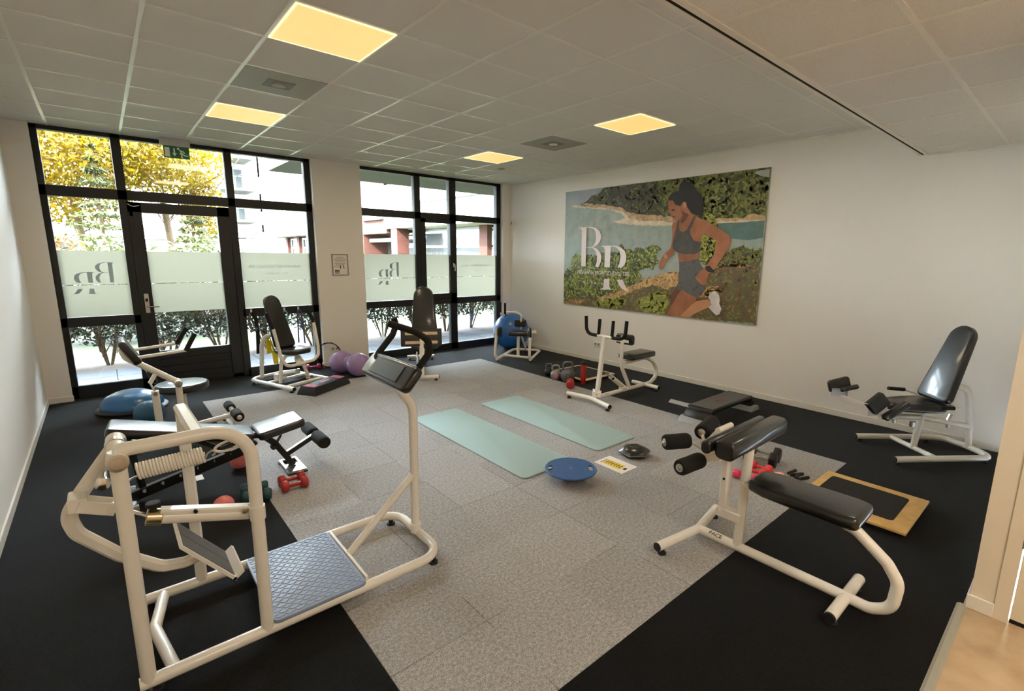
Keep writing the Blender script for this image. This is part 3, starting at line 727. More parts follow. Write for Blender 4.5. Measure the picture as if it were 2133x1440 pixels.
# ---- the big picture of the runner
def mural():
    mu = thing('wall_picture', 'large frameless photo print of a woman running along a green coast', 'wall picture', (XR, 4.40, .912))
    y0, y1, z0, z1 = 2.705, 6.10, .912, 2.785
    b = B(); b.box((XR - .018, y0, z0), (XR, y1, z1)); b.build('print_panel', 'p_sea', mu, smooth=False)
    NMS = dict(sky='sky_area', hill='headland', forest='forest', cloud='cloud', rock='rocky_shore', foam='surf', deepsea='bay', bushdark='far_bushes', bush='near_bushes', ground='ground', sand='dry_grass', grass='grass', tallbush='tall_bush', skin='skin', skinshade='shaded_skin', skinlit='lit_skin', shortcloth='shorts', bra='sports_top', hair='hair', shoe='white_shoe')
    x = XR - .0184
    r = random.Random(3)
    cl = lambda y, z: (min(max(y, y0 + .001), y1 - .001), min(max(z, z0 + .001), z1 - .001))
    def rough(poly, amp, step):
        out = []
        for (a, c), (d, e) in zip(poly, poly[1:] + poly[:1]):
            L = math.hypot(d - a, e - c); n = max(1, int(L / step))
            for k in range(n):
                t = k / n
                j = 0 if k == 0 else amp
                out.append((a + (d - a) * t + r.uniform(-j, j), c + (e - c) * t + r.uniform(-j, j)))
        return out
    AMP = dict(hill=.02, forest=.02, rock=.015, foam=.012, bush=.03, bushdark=.03, tallbush=.03, ground=.02, sand=.02, grass=.03)
    def leaves(b, poly, n, s, mat):
        ys = [p[0] for p in poly]; zs = [p[1] for p in poly]; k = 0
        def inside(a, c):
            h = False
            for (p, q), (u, v) in zip(poly, poly[1:] + poly[:1]):
                if (q > c) != (v > c) and a < (u - p) * (c - q) / (v - q) + p: h = not h
            return h
        while k < n:
            a, c = r.uniform(min(ys), max(ys)), r.uniform(min(zs), max(zs))
            if not inside(a, c): continue
            k += 1
            ang = r.uniform(0, PI); l, w = s * r.uniform(.6, 1.3), s * r.uniform(.25, .5)
            ca, sa = math.cos(ang), math.sin(ang)
            pts = [cl(a + ca * l * p - sa * w * q, c + sa * l * p + ca * w * q) for p, q in ((-1, 0), (0, 1), (1, 0), (0, -1))]
            f = b.face([b.bm.verts.new((x, p, q)) for p, q in pts])
    for idx, (m, poly) in enumerate(MURAL):
        x -= .0002
        b = B()
        pp = [cl(*p) for p in (rough(poly, AMP[m], .05) if m in AMP else poly)]
        cu = bpy.data.curves.new('t', 'CURVE'); cu.dimensions = '2D'; cu.fill_mode = 'BOTH'
        spn = cu.splines.new('POLY'); spn.points.add(len(pp) - 1); spn.use_cyclic_u = True
        for q, (a, c) in zip(spn.points, pp): q.co = (a, c, 0, 1)
        b._curve(cu, Matrix(((0, 0, -1, x), (1, 0, 0, 0), (0, 1, 0, 0), (0, 0, 0, 1))))
        ob = b.build(NMS[m], 'p_' + m, mu, smooth=False, recalc=False)
        LV = dict(hill=((300, .05, 'p_leafrock'), (260, .045, 'p_leafdark'), (120, .03, 'p_leafolive')), bush=((420, .035, 'p_leafdark'), (420, .03, 'p_leaf')), tallbush=((160, .035, 'p_leafdark'), (160, .03, 'p_leaf')), forest=((260, .05, 'p_leafdark'), (220, .04, 'p_leafolive')), ground=((420, .035, 'p_leafbrown'), (260, .025, 'p_leafolive')), sand=((120, .02, 'p_leafbrown'),), bushdark=((120, .03, 'p_leafolive'),), grass=((140, .035, 'p_leaf'),))
        for n, s, mm in LV.get(m, ()):
            x -= .00015
            b = B(); leaves(b, poly, n, s, mm); b.build('leaf_speckle', mm, ob, smooth=False, recalc=False)
    x -= .0004
    b = B()
    for poly in LOGO:
        b.plate([(5.785 - p, q) for p, q in poly], [], (x, 5.785, 0), (0, -1, 0), (0, 0, 1), .0003)
    lg = b.build('white_logo', 'p_logo', mu, smooth=False)
    b = B(); b.text('VROUWEN SPORTSCHOOL TIEL', (x - .0004, 5.785, 1.440), (0, -1, 0), (0, 0, 1), 1.11, .062, 0); b.text('B Y   R O O S', (x - .0004, 5.62, 1.288), (0, -1, 0), (0, 0, 1), .42, .03, 0)
    b.build('white_lettering', 'p_logo', mu, smooth=False)
def pcol(n, *cs, sc=9.0):
    k = NT('p_' + n)
    k.l(k.ramp(k.noise(sc, 6, None, 0.65), [(0.30 + .40 * i / max(1, len(cs) - 1), rgb(*c)) for i, c in enumerate(cs)]), k.b.inputs['Base Color'])
    k.b.inputs['Roughness'].default_value = 0.6
    M['p_' + n] = k.m
pcol('sea', (132, 150, 146), (156, 168, 160), (172, 180, 168), sc=6)
pcol('sky', (140, 150, 158), (166, 172, 176), sc=3)
pcol('hill', (40, 36, 26), (66, 56, 40), (58, 66, 34), (88, 76, 58), sc=5)
pcol('forest', (44, 52, 22), (80, 88, 36), (112, 116, 50), (72, 80, 34), sc=7)
pcol('cloud', (150, 156, 152), (172, 176, 172))
pcol('rock', (140, 108, 74), (186, 156, 112), (214, 190, 150), sc=14)
pcol('foam', (196, 178, 150), (232, 218, 194), sc=12)
pcol('deepsea', (76, 106, 100), (100, 128, 122), sc=6)
pcol('bushdark', (48, 46, 28), (76, 76, 40), (96, 92, 52), sc=9)
pcol('bush', (46, 58, 24), (96, 104, 36), (150, 156, 62), sc=11)
pcol('tallbush', (90, 98, 36), (150, 152, 66), (186, 178, 100), sc=10)
pcol('ground', (62, 46, 30), (104, 84, 54), (92, 94, 48), (146, 116, 76), sc=10)
pcol('sand', (158, 120, 70), (200, 160, 100), (226, 190, 130), sc=14)
pcol('grass', (90, 98, 46), (140, 146, 74), (110, 104, 56), sc=12)
pcol('skin', (134, 82, 50), (160, 100, 64), (178, 116, 78), sc=3)
pcol('skinshade', (96, 56, 34), (118, 70, 44), sc=3)
pcol('skinlit', (190, 130, 92), (206, 150, 110), sc=3)
pcol('shortcloth', (62, 62, 62), (96, 95, 92), (74, 74, 72), sc=22)
pcol('bra', (60, 58, 54), (84, 80, 74), sc=10)
pcol('hair', (20, 15, 13), (34, 26, 22), sc=8)
pcol('shoe', (204, 196, 196), (236, 230, 230), sc=8)
pcol('logo', (232, 220, 218), (238, 228, 226))
pcol('leaf', (150, 160, 60), (184, 188, 92), sc=20)
pcol('leafdark', (34, 46, 18), (60, 70, 28), sc=20)
pcol('leafolive', (112, 118, 46), (138, 140, 66), sc=20)
pcol('leafrock', (52, 42, 30), (86, 74, 58), (112, 98, 80), sc=20)
pcol('leafbrown', (70, 50, 32), (120, 92, 60), (186, 150, 104), sc=20)
mural()
# ------------------------------------------------------------------ exercise machines
X3, Y3, Z3 = V((1, 0, 0)), V((0, 1, 0)), V((0, 0, 1))
def part(name, mat, par, f, smooth=True):
    b = B(); f(b); return b.build(name, mat, par, smooth)
def tubep(name, mat, par, pts, r, fr=0.0, **k):
    return part(name, mat, par, lambda b: b.tube(pts, r, fr, **k))
def endcap(par, p, d, r):
    p, d = V(p), V(d).normalized()
    return part('end_cap', 'rubber', par, lambda b: b.cyl(p - d * .004, p + d * .008, r * .98))
def foot(par, x, y, r=.026, h=.032):
    return part('rubber_foot', 'rubber', par, lambda b: b.lathe((x, y, 0), (0, 0, 1), [(r, 0), (r, .010), (r * .55, .014), (r * .55, h)], 16))
def roller(par, a, c, r, hub=True):
    a, c = V(a), V(c); d = (c - a).normalized(); L = (c - a).length
    ro = part('foam_roller', 'foam', par, lambda b: b.lathe(a, d, [(r * .45, 0), (r * .86, 0), (r * .97, .010), (r, .03), (r * .97, L * .5), (r, L - .03), (r * .97, L - .010), (r * .86, L), (r * .45, L)], 28))
    if hub:
        for p, q in ((a, -d), (c, d)):
            part('roller_cap', 'steel', ro, lambda b: b.lathe(p - q * .004, q, [(r * .5, 0), (r * .5, .006), (r * .25, .010), (r * .22, .022), (0, .024)], 18))
    return ro
def padbox(name, par, O, U, Vv, w, h, th, r=.03, bev=.018, mat='vinyl', cx=0, cy=0):
    return part(name, mat, par, lambda b: b.prism(rr(w, h, r, 5, cx, cy), O, U, Vv, th, bev, 4))

# ---- standing glute machine, front left
m = thing('glute_machine', 'white standing glute machine with blue tread plate, coil spring and tall chest pad', 'exercise machine', (.6, 2.53, 0), 'white hydraulic training machines')
YN, YM, YFa = 2.24, 2.535, 2.83
base = tubep('base_frame', 'white', m, [(-.07, YN, .055), (1.285, YN, .055), (1.285, YFa, .055), (-.05, YFa, .055)], .026, .13)
tubep('cross_strut', 'white', m, [(.055, YFa, .055), (.0, 2.57, .055), (.045, YN, .055)], .024, .03)
for x, y in ((1.24, 2.262), (1.235, 2.80), (-.02, YN), (.0, YFa)): foot(m, x, y)
tubep('front_upright', 'white', m, [(-.04, YN, .055), (-.035, YN, 1.02)], .026)
tubep('arch_frame', 'white', m, [(-.035, YN, 1.022), (.39, YN, 1.022), (.385, YN, .055)], .026, .15, n=10)
part('rear_upright', 'white', m, lambda b: b.bar([(.212, YFa, .055), (.212, YFa, .985)], .048, .048, up=X3, c=.01))
part('top_crossbar', 'white', m, lambda b: b.bar([(.212, YFa + .02, .985), (.212, YN + .015, 1.015)], .056, .036, c=.012))
pv = part('pivot_barrel', 'white', m, lambda b: b.cyl((-.035, 2.19, .99), (-.035, 2.50, .985), .033))
part('pivot_collar', 'chrome', pv, lambda b: b.cyl((-.035, 2.385, .988), (-.035, 2.425, .988), .036))
part('pivot_cap', 'steel', pv, lambda b: b.lathe((-.035, 2.191, .99), (0, -1, 0), [(.032, 0), (.032, .004), (.022, .005), (.020, .003), (0, .004)], 24))
arm = part('swing_arm', 'white', m, lambda b: b.bar([(-.035, 2.45, .985), (-.155, 2.455, .815), (-.205, 2.46, .73), (-.187, 2.465, .65), (-.075, 2.47, .507), (.052, 2.475, .395), (.14, 2.475, .378), (.205, 2.475, .40)], .05, .036, up=(0, 1, 0), fr=.09, c=.012))
part('arm_stop', 'chrome', arm, lambda b: b.cyl((-.088, 2.36, .87), (-.088, 2.47, .87), .016).lathe((-.088, 2.36, .87), (0, -1, 0), [(.024, 0), (.024, .018), (.014, .02), (0, .021)], 20))
part('link_bracket', 'white', arm, lambda b: (b.bar([(-.165, 2.36, .80), (-.165, 2.46, .80)], .055, .05, up=Z3), b.bar([(-.165, 2.355, .80), (-.062, 2.355, .752)], .008, .05, up=Z3), b.bar([(-.165, 2.415, .80), (-.062, 2.415, .752)], .008, .05, up=Z3), b.cyl((-.072, 2.345, .757), (-.072, 2.425, .757), .015)))
# foot plate on the end of the arm
pu = norm(.306 - .124, 0, .290 - .524); pn = norm(.234, 0, .182)
fp = part('foot_plate', 'white', arm, lambda b: (b.prism([(0, 0), (.296, 0), (.296, .25), (0, .25)], V((.124, 2.35, .524)) - pn * .014, pu, Y3, .014), b.prism([(.284, 0), (.298, 0), (.298, .25), (.284, .25)], V((.124, 2.35, .524)) - pn * .014, pu, Y3, .05)))
for k in range(2):
    part('grip_strip', 'lightgrey' if 0 else 'greystep', fp, lambda b: b.prism([(.006, .012 + k * .118), (.28, .012 + k * .118), (.28, .122 + k * .118), (.006, .122 + k * .118)], V((.124, 2.35, .524)), pu, Y3, .002))
# hydraulic cylinder
ca, cb = V((.372, 2.315, .602)), V((.03, 2.345, .692)); cd = (cb - ca).normalized()
cu_ = cd.cross(Y3).normalized()
cy = part('hydraulic_cylinder', 'white', m, lambda b: (b.cyl(ca, cb - cd * .04, .029, seg=24), b.bar([ca + V((0, 0, .022)), cb - cd * .04 + V((0, 0, .022))], .05, .03, c=.006)))
part('piston_rod', 'chrome', cy, lambda b: b.cyl(cb - cd * .01, (-.072, 2.385, .757), .0085))
part('cylinder_collar', 'brass', cy, lambda b: b.cyl(cb - cd * .045, cb + cd * .008, .0335, seg=24))
part('adjuster_knob', 'rubber', cy, lambda b: b.lathe(cb - cd * .02 + V((0, 0, .032)), (0, 0, 1), [(.010, 0), (.010, .012), (.024, .014), (.026, .020), (.024, .030), (0, .032)], 24))
part('valve_pin', 'gap', cy, lambda b: b.cyl(ca + cd * .20 + V((0, -.02, .028)), ca + cd * .20 + V((0, -.045, .032)), .007))
part('clamp_plate', 'white', cy, lambda b: (b.bar([ca + V((.01, -.04, .004)), (.385, YN - .006, .63)], .010, .045, up=Z3), b.bar([ca + V((-.01, .035, .0)), (.385, YN + .03, .64)], .010, .05, up=Z3), b.tube([(.389, YN, .60), (.389, YN, .66)], .031)))
for p in (ca + V((.0, -.048, .002)), ca + V((-.022, -.034, .030))):
    part('clamp_bolt', 'brass', cy, lambda b: b.lathe(p, (0, -1, 0), [(.013, 0), (.013, .004), (.010, .008), (0, .009)], 8))
# spring
sa, sb = V((.015, 2.36, .885)), V((.234, 2.345, .901)); sd = (sb - sa).normalized(); su, sw = perp(sd)
def helix(b):
    n = 21; pts = []
    for k in range(n * 14 + 1):
        t = k / (n * 14); a = 2 * PI * n * t
        pts.append(sa + (sb - sa) * t + (su * math.cos(a) + sw * math.sin(a)) * .030)
    b.tube(pts, .0052, seg=8)
sp_ = part('coil_spring', 'white', m, helix)
part('spring_hook', 'steel', sp_, lambda b: (b.tube([sb + V((0, 0, -.02)), sb + V((.012, 0, .0)), sb + V((.03, -.004, .012)), sb + V((.045, -.006, 0)), sb + V((.028, -.003, -.012))], .004, .01), b.tube([sa + V((0, 0, -.02)), sa + V((-.015, -.02, -.015)), (-.03, 2.27, .88)], .004, .01)))
def carab(b):
    c = V((.318, 2.295, .935)); d = norm(.10, -.05, .035); w = norm(-.035, 0, .10)
    o = [c + d * (.055 * math.cos(t)) + w * (.020 * math.sin(t)) for t in [2 * PI * k / 28 for k in range(28)]]
    b.tube(o, .0055, seg=10, closed=True)
part('snap_hook', 'white', sp_, carab)
part('hook_grip', 'rubber', sp_, lambda b: b.bar([(.29, 2.305, .925), (.355, 2.275, .948)], .012, .016))
# platform
tp = part('tread_plate', 'blue_tread', m, lambda b: b.prism(rr(.43, .60, .03, 4), (.622, 2.508, .082), X3, Y3, .018, .003, 2))
def studs(b):
    for i in range(19):
        for j in range(25):
            x = .622 - .195 + i * .0215; y = 2.508 - .28 + j * .0233
            s = 1 if (i + j) % 2 else -1
            d = norm(1, s * .75, 0); q = V((-d.y, d.x, 0)) * .0035; e = d * .0125
            c = V((x, y, .1002))
            lo = [b.bm.verts.new(c + e * p + q * t * (1 if abs(p) < 1 else .3)) for p, t in ((-1, -1), (0, -1.6), (1, -1), (1, 1), (0, 1.6), (-1, 1))]
            hi = [b.bm.verts.new(v.co * 1.0 + V((0, 0, .0026)) + (c - v.co) * .25) for v in lo]
            n = len(lo)
            for k in range(n): b.face((lo[k], lo[(k + 1) % n], hi[(k + 1) % n], hi[k]))
            b.face(hi)
part('tread_ribs', 'blue_tread', tp, studs, False)
part('plate_rail', 'white', m, lambda b: b.box((.845, YN + .02, .06), (.862, YFa - .02, .094), .003, 1))
# post, brace, pad
tubep('pad_post', 'white', m, [(1.275, YM, .055), (1.283, YM, .86), (1.13, YM, 1.07)], .026, .16, n=10)
part('post_socket', 'white', m, lambda b: b.cyl((1.276, YM, .055), (1.276, YM, .115), .033))
tubep('pad_brace', 'white', m, [(.862, YM, .075), (1.268, YM, .43)], .021)
wv = norm(.08, 0, .095); nv = norm(-.095, 0, .08)
pc = V((1.09, YM, 1.137))
padbox('chest_pad', m, pc - nv * .055, -wv, Y3, .155, .56, .055, .04, .02)
part('pad_bracket', 'blackmetal', m, lambda b: b.bar([pc - nv * .06 + V((0, -.17, 0)), pc - nv * .06 + V((0, .17, 0))], .10, .02, up=nv))
def hdl(y, s): return [(1.13, YM + s * .05, 1.085), (1.14, y, 1.08), (1.26, y, 1.155), (1.33, y, 1.235), (1.30, y - s * .05, 1.29), (1.20, y - s * .17, 1.335)]
# ---- handles measured in the planes y = 2.75 and y = 2.32
for s, pts in ((1, [(1.16, 2.60, 1.09), (1.17, 2.76, 1.13), (1.30, 2.80, 1.245), (1.335, 2.82, 1.30), (1.32, 2.82, 1.345)]), (-1, [(1.15, 2.44, 1.07), (1.19, 2.33, 1.10), (1.285, 2.32, 1.21), (1.285, 2.33, 1.275), (1.25, 2.40, 1.315), (1.155, 2.52, 1.355)])):
    tubep('grip_handle', 'foam', m, pts, .019, .05)

# ---- seated machine with long seat and foam rollers, front right
m = thing('leg_machine', 'white machine with long black seat, thick black roll pad and three foam rollers', 'exercise machine', (2.65, 1.0, 0), 'white hydraulic training machines')
XC = 2.65
bs = tubep('main_tube', 'white', m, [(XC, 1.42, .055), (XC, .60, .055), (XC, .50, .052), (XC, .415, .10), (XC, .405, .24), (XC, .46, .32), (XC, .60, .425), (XC, .74, .455), (XC, 1.12, .455)], .027, .09, n=8)
part('frame_lettering', 'ink', bs, lambda b: b.text('PACE', (XC - .0235, 1.345, .066), (0, -1, 0), norm(.55, 0, .83), .085, .022, .0025, .012, .15), False)
tubep('front_foot_bar', 'white', m, [(2.28, 1.475, .055), (XC, 1.425, .055), (2.975, 1.485, .055)], .027, .03)
endcap(m, (2.28, 1.475, .055), (-1, .135, 0), .027); endcap(m, (2.975, 1.485, .055), (1, .18, 0), .027)
tubep('rear_foot_bar', 'white', m, [(2.43, .605, .052), (2.87, .605, .052)], .028)
endcap(m, (2.43, .605, .052), (-1, 0, 0), .028); endcap(m, (2.87, .605, .052), (1, 0, 0), .028)
for x, y in ((2.32, 1.468), (2.94, 1.477), (2.47, .605), (2.83, .605)): foot(m, x, y)
tubep('upright', 'white', m, [(XC, 1.175, .055), (XC, 1.155, .70)], .026)
part('lever_housing', 'white', m, lambda b: b.bar([(XC, 1.275, .27), (XC, 1.28, .60)], .062, .05, up=Y3, c=.01))
part('housing_hinge', 'white', m, lambda b: (b.bar([(XC, 1.305, .24), (XC, 1.16, .24)], .068, .06, c=.008), b.cyl((XC - .04, 1.285, .245), (XC + .04, 1.285, .245), .011)))
part('housing_cap', 'steel', m, lambda b: b.box((XC - .035, 1.25, .598), (XC + .035, 1.31, .64), .004))
part('lock_pin', 'gap', m, lambda b: b.cyl((XC - .036, 1.275, .455), (XC - .03, 1.275, .455), .008))
part('seat', 'vinyl', m, lambda b: b.prism([(-.125, -.27), (.125, -.27), (.14, -.20), (.13, .18), (.10, .275), (-.10, .275), (-.13, .18), (-.14, -.20)], (XC, .835, .468), X3, Y3, .068, .026, 4))
part('seat_bracket', 'white', m, lambda b: b.box((XC - .03, .62, .448), (XC + .03, 1.17, .47), .004))
part('roll_pad', 'vinyl', m, lambda b: b.prism(rr(.11, .105, .035, 5), (2.335, 1.15, .742), Y3, Z3, .66, .012, 3))
part('chest_bar_pad', 'vinyl', m, lambda b: b.prism(rr(.055, .075, .026, 5), (2.30, 1.238, .745), Y3, Z3, .66, .012, 3))
tubep('pad_tube', 'white', m, [(2.47, 1.262, .79), (2.62, 1.262, .79)], .017)
rod = tubep('roller_lever', 'white', m, [(2.46, 1.338, .60), (2.485, 1.33, .64), (2.50, 1.31, .70), (2.50, 1.255, .768)], .010, .03)
part('lever_fork', 'white', m, lambda b: b.bar([(2.48, 1.345, .60), (2.60, 1.31, .585)], .02, .045))
tubep('roller_axle', 'white', m, [(2.54, 1.48, .65), (2.575, 1.44, .622), (2.56, 1.335, .60)], .009, .02)
tubep('roller_axle', 'white', m, [(2.60, 1.43, .70), (2.575, 1.39, .655), (2.55, 1.33, .62)], .010, .02)
roller(m, (2.405, 1.553, .65), (2.545, 1.478, .65), .047)
roller(m, (2.259, 1.355, .60), (2.449, 1.338, .60), .046)
roller(m, (2.60, 1.43, .70), (2.835, 1.487, .70), .047)

# ---- abductor chair by the right wall
m = thing('hip_machine', 'white seated hip machine with tall black backrest standing by the right wall', 'exercise machine', (5.5, .85, 0), 'white hydraulic training machines')
G = V((5.396, .884, 0)); A = norm(.788, -.616, 0); Nn = norm(.616, .788, 0)
def L(s, n, z): return G + A * s + Nn * n + Z3 * z
tubep('base_frame', 'white', m, [L(-.38, -.255, .05), L(.50, -.245, .05), L(.535, -.1, .05), L(.535, .05, .05), L(.50, .22, .05), L(.33, .262, .05), L(-.33, .295, .05)], .027, .09, n=8)
for n in (-.255, .295):
    endcap(m, L(-.38 if n < 0 else -.33, n, .05), -A, .027)
for s, n in ((-.34, -.255), (.46, -.24), (-.29, .29), (.36, .255)):
    p = L(s, n, 0); foot(m, p.x, p.y)
tubep('cross_tube', 'white', m, [L(0, -.25, .052), L(0, .275, .052)], .022)
tubep('seat_post', 'white', m, [L(0, 0, .05), L(.036, 0, .40)], .027)
tubep('rear_post', 'white', m, [L(.53, 0, .05), L(.505, 0, .25), L(.468, 0, .46), L(.43, 0, .60), L(.25, 0, .655)], .027, .09, n=8)
tubep('main_beam', 'white', m, [L(.505, 0, .25), L(.03, 0, .34), L(-.33, 0, .355)], .024, .1)
part('adjuster', 'steel', m, lambda b: (b.bar([L(-.25, -.03, .395), L(-.02, -.03, .40)], .02, .02), b.cyl(L(-.22, 0, .29), L(-.22, 0, .33), .018), b.cyl(L(-.06, -.02, .26), L(-.06, -.02, .31), .024), b.cyl(L(.30, 0, .24), L(.30, 0, .30), .02), b.bar([L(.28, -.01, .31), L(.30, -.01, .37)], .02, .03)))
part('seat', 'vinyl', m, lambda b: b.prism([(-.33, -.075), (-.30, -.11), (-.05, -.165), (.10, -.17), (.135, -.14), (.135, .14), (.10, .17), (-.05, .165), (-.30, .11), (-.33, .075)], L(0, 0, .425), A, Nn, .075, .024, 4))
part('seat_support', 'blackmetal', m, lambda b: b.bar([L(.03, 0, .39), L(.03, 0, .43)], .08, .05, up=A))
bu = (A * .21 + Z3 * .66).normalized(); bn = (A * -.66 + Z3 * .21).normalized()
part('backrest', 'vinyl', m, lambda b: b.prism(backshape(.33, .235, .70, .05), L(.08, 0, .515) - bn * .07, -Nn, bu, .07, .022, 4))
hf = tubep('handle_bar', 'white', m, [L(-.06, .25, .535), L(.06, .25, .53), L(.17, .20, .49), L(.17, -.20, .485), L(.115, -.262, .505), L(-.02, -.262, .51)], .012, .06)
tubep('grip', 'foam', hf, [L(-.11, .25, .542), L(.05, .25, .53)], .017); tubep('grip', 'foam', hf, [L(-.06, -.262, .512), L(.065, -.262, .507)], .017)
for sgn, pv_ in ((1, L(-.26, .04, .365)), (-1, L(-.26, -.04, .365))):
    ctr = L(-.50, .37, .52) if sgn > 0 else L(-.52, -.19, .50)
    ar = part('leg_arm', 'white', m, lambda b: b.bar([pv_, ctr + V((0, 0, -.09))], .03, .045))
    d1_ = A * -1; sd_ = Nn * sgn
    part('pad_plate', 'steel', ar, lambda b: b.prism([(-.09, -.04), (.07, -.04), (.07, .04), (-.09, .04)], ctr - sd_ * .02 + V((0, 0, -.045)), A, Z3, .006))
    if sgn > 0:
        padbox('leg_pad', m, ctr + sd_ * .035 + V((0, 0, .02)), (A + Z3 * .25).normalized(), (Z3 + sd_ * .25 - A * .2).normalized(), .21, .12, .045, .03, .016)
        padbox('leg_pad', m, ctr + A * .08 - sd_ * .02 + V((0, 0, -.03)), (A + Z3 * .2).normalized(), (sd_ - Z3 * .45).normalized(), .17, .10, .045, .025, .016)
    else:
        du = (A * .745 + Z3 * .667).normalized(); dv = (A * -.695 + Z3 * .72).normalized()
        padbox('leg_pad', m, L(-.585, -.25, .543) + Nn * .05, du, dv, .165, .135, .05, .02, .012)
        padbox('leg_pad', m, L(-.45, -.27, .490) + Nn * .03, (A * .82 + Z3 * .57).normalized(), (A * -.57 + Z3 * .82).normalized(), .24, .055, .06, .022, .014)

# ---- rowing machine below the picture
m = thing('rowing_machine', 'white seated rowing machine with four upright black handles below the runner picture', 'exercise machine', (4.8, 3.79, 0), 'white hydraulic training machines')
YR = 3.785
ma = tubep('main_tube', 'white', m, [(4.25, YR, .055), (5.30, YR, .055), (5.43, YR, .06), (5.545, YR, .13), (5.545, YR, .24), (5.47, YR, .34), (5.30, YR, .425), (4.80, YR, .412)], .026, .09, n=8)
part('frame_lettering', 'ink', ma, lambda b: b.text('PACE', (4.47, YR - .024, .064), (1, 0, 0), norm(0, .55, .83), .07, .018, .0025, .01, .15), False)
tubep('front_foot_bar', 'white', m, [(4.155, 3.425, .055), (4.25, 3.80, .055), (4.185, 4.135, .055)], .027, .06)
endcap(m, (4.155, 3.425, .055), (-.25, -1, 0), .027); endcap(m, (4.185, 4.135, .055), (-.2, 1, 0), .027)
tubep('rear_foot_bar', 'white', m, [(5.30, 3.565, .052), (5.30, 3.985, .052)], .026)
endcap(m, (5.30, 3.565, .052), (0, -1, 0), .026); endcap(m, (5.30, 3.985, .052), (0, 1, 0), .026)
for x, y in ((4.163, 3.46), (4.19, 4.10), (5.30, 3.60), (5.30, 3.95)): foot(m, x, y)
part('lever_hinge', 'white', m, lambda b: (b.bar([(4.33, YR - .04, .06), (4.345, YR - .04, .145)], .008, .06, up=Y3), b.bar([(4.33, YR + .04, .06), (4.345, YR + .04, .145)], .008, .06, up=Y3), b.cyl((4.345, YR - .05, .11), (4.345, YR + .05, .11), .02)))
part('lever', 'white', m, lambda b: b.bar([(4.345, YR, .10), (4.445, YR, .785)], .05, .05, up=X3, c=.008))
hb = tubep('handle_bar', 'white', m, [(4.45, YR - .13, .785), (4.45, YR + .13, .785)], .019)
for s in (-1, 1):
    tubep('grip', 'foam', hb, [(4.45, YR + s * .115, .785), (4.45, YR + s * .30, .79), (4.45, YR + s * .315, 1.005)], .021, .09, n=8)
    tubep('grip', 'foam', hb, [(4.452, YR + s * .105, .80), (4.468, YR + s * .105, .985)], .020)
tubep('pad_upright', 'white', m, [(4.975, YR, .06), (4.80, YR, .35), (4.778, YR, .45), (4.79, YR, .765)], .024, .10, n=8)
part('pad_hinge', 'white', m, lambda b: b.bar([(4.78, YR - .1, .70), (4.78, YR + .1, .70)], .006, .035, up=Z3))
padbox('chest_pad', m, (4.812, YR, .715), Y3, Z3, .27, .13, .05, .035, .016)
padbox('seat', m, (5.10, YR, .452), X3, Y3, .50, .25, .07, .04, .02)
hc = part('hydraulic_cylinder', 'white', m, lambda b: b.cyl((4.60, YR, .262), (4.86, YR, .085), .030))
part('piston_rod', 'chrome', hc, lambda b: b.cyl((4.60, YR, .262), (4.41, YR, .385), .008))
part('cylinder_collar', 'chrome', hc, lambda b: b.cyl((4.585, YR, .272), (4.625, YR, .245), .034))
part('cylinder_bracket', 'white', hc, lambda b: (b.bar([(4.80, YR, .07), (4.87, YR, .09)], .07, .05),))

# ---- small seated machine in the far corner
m = thing('arm_machine', 'small white seated machine with black seat in the far corner before the big blue ball', 'exercise machine', (5.2, 6.3, 0), 'white hydraulic training machines')
P1, P2, P3, P4 = V((4.721, 6.304, .05)), V((5.487, 6.811, .05)), V((5.792, 6.428, .05)), V((5.12, 5.93, .05))
tubep('base_frame', 'white', m, [P1, P2, P3, P4], .024, .10, n=8)
tubep('cross_tube', 'white', m, [P1.lerp(P2, .36), P4.lerp(P3, .16)], .022)
for p in (P1.lerp(P2, .06), P4.lerp(P3, .06), P2.lerp(P1, .1), P3.lerp(P4, .1)): foot(m, p.x, p.y)
AX, SX = norm(.74, .67, 0), norm(.67, -.74, 0)
SC0 = V((5.138, 6.262, 0))
tubep('seat_post', 'white', m, [SC0 + V((0, 0, .05)), SC0 + V((0, 0, .44))], .026)
tubep('side_post', 'white', m, [P1 + V((.05, .03, 0)), P1 + V((-.02, .02, .05)), P1 + V((-.02, .02, .14)), P1 + V((-.005, .01, .36)), P1 + V((-.005, .01, .50))], .024, .05)
tubep('side_post', 'white', m, [P4 + V((.03, .02, 0)), P4 + V((-.005, .01, .05)), P4 + V((.0, .01, .30)), P4 + V((.012, .005, .46)), P4 + V((.09, -.03, .445))], .024, .04)
part('seat', 'vinyl', m, lambda b: b.prism([(-.155, -.10), (.155, -.10), (.17, .02), (.14, .24), (-.14, .24), (-.17, .02)], SC0 + V((0, 0, .405)), SX, AX, .075, .026, 4))
bk = SC0 + AX * .25
padbox('backrest', m, bk + V((0, 0, .585)), SX, Z3, .21, .125, .05, .03, .016)
tubep('back_post', 'white', m, [bk + AX * .03 + V((0, 0, .40)), bk + AX * .05 + V((0, 0, .62))], .018)
tubep('rear_strut', 'white', m, [SC0 + AX * .02 + V((0, 0, .36)), bk + AX * .03 + V((0, 0, .40)), P2.lerp(P3, .5) + V((-.05, -.02, .02))], .018, .03)
tubep('overhead_arm', 'white', m, [(5.31, 6.40, .60), (5.285, 6.36, .73), (5.20, 6.42, .782), (5.09, 6.51, .782), (4.955, 6.60, .768), (5.075, 6.53, .73)], .018, .05)
for p, q in (((5.005, 6.452, .76), (5.005, 6.452, .945)), ((4.945, 6.505, .785), (4.945, 6.505, .955))): tubep('grip', 'foam', m, [p, q], .019)
part('arm_stub', 'rubber', m, lambda b: b.cyl((5.065, 6.535, .733), (5.085, 6.522, .727), .02))
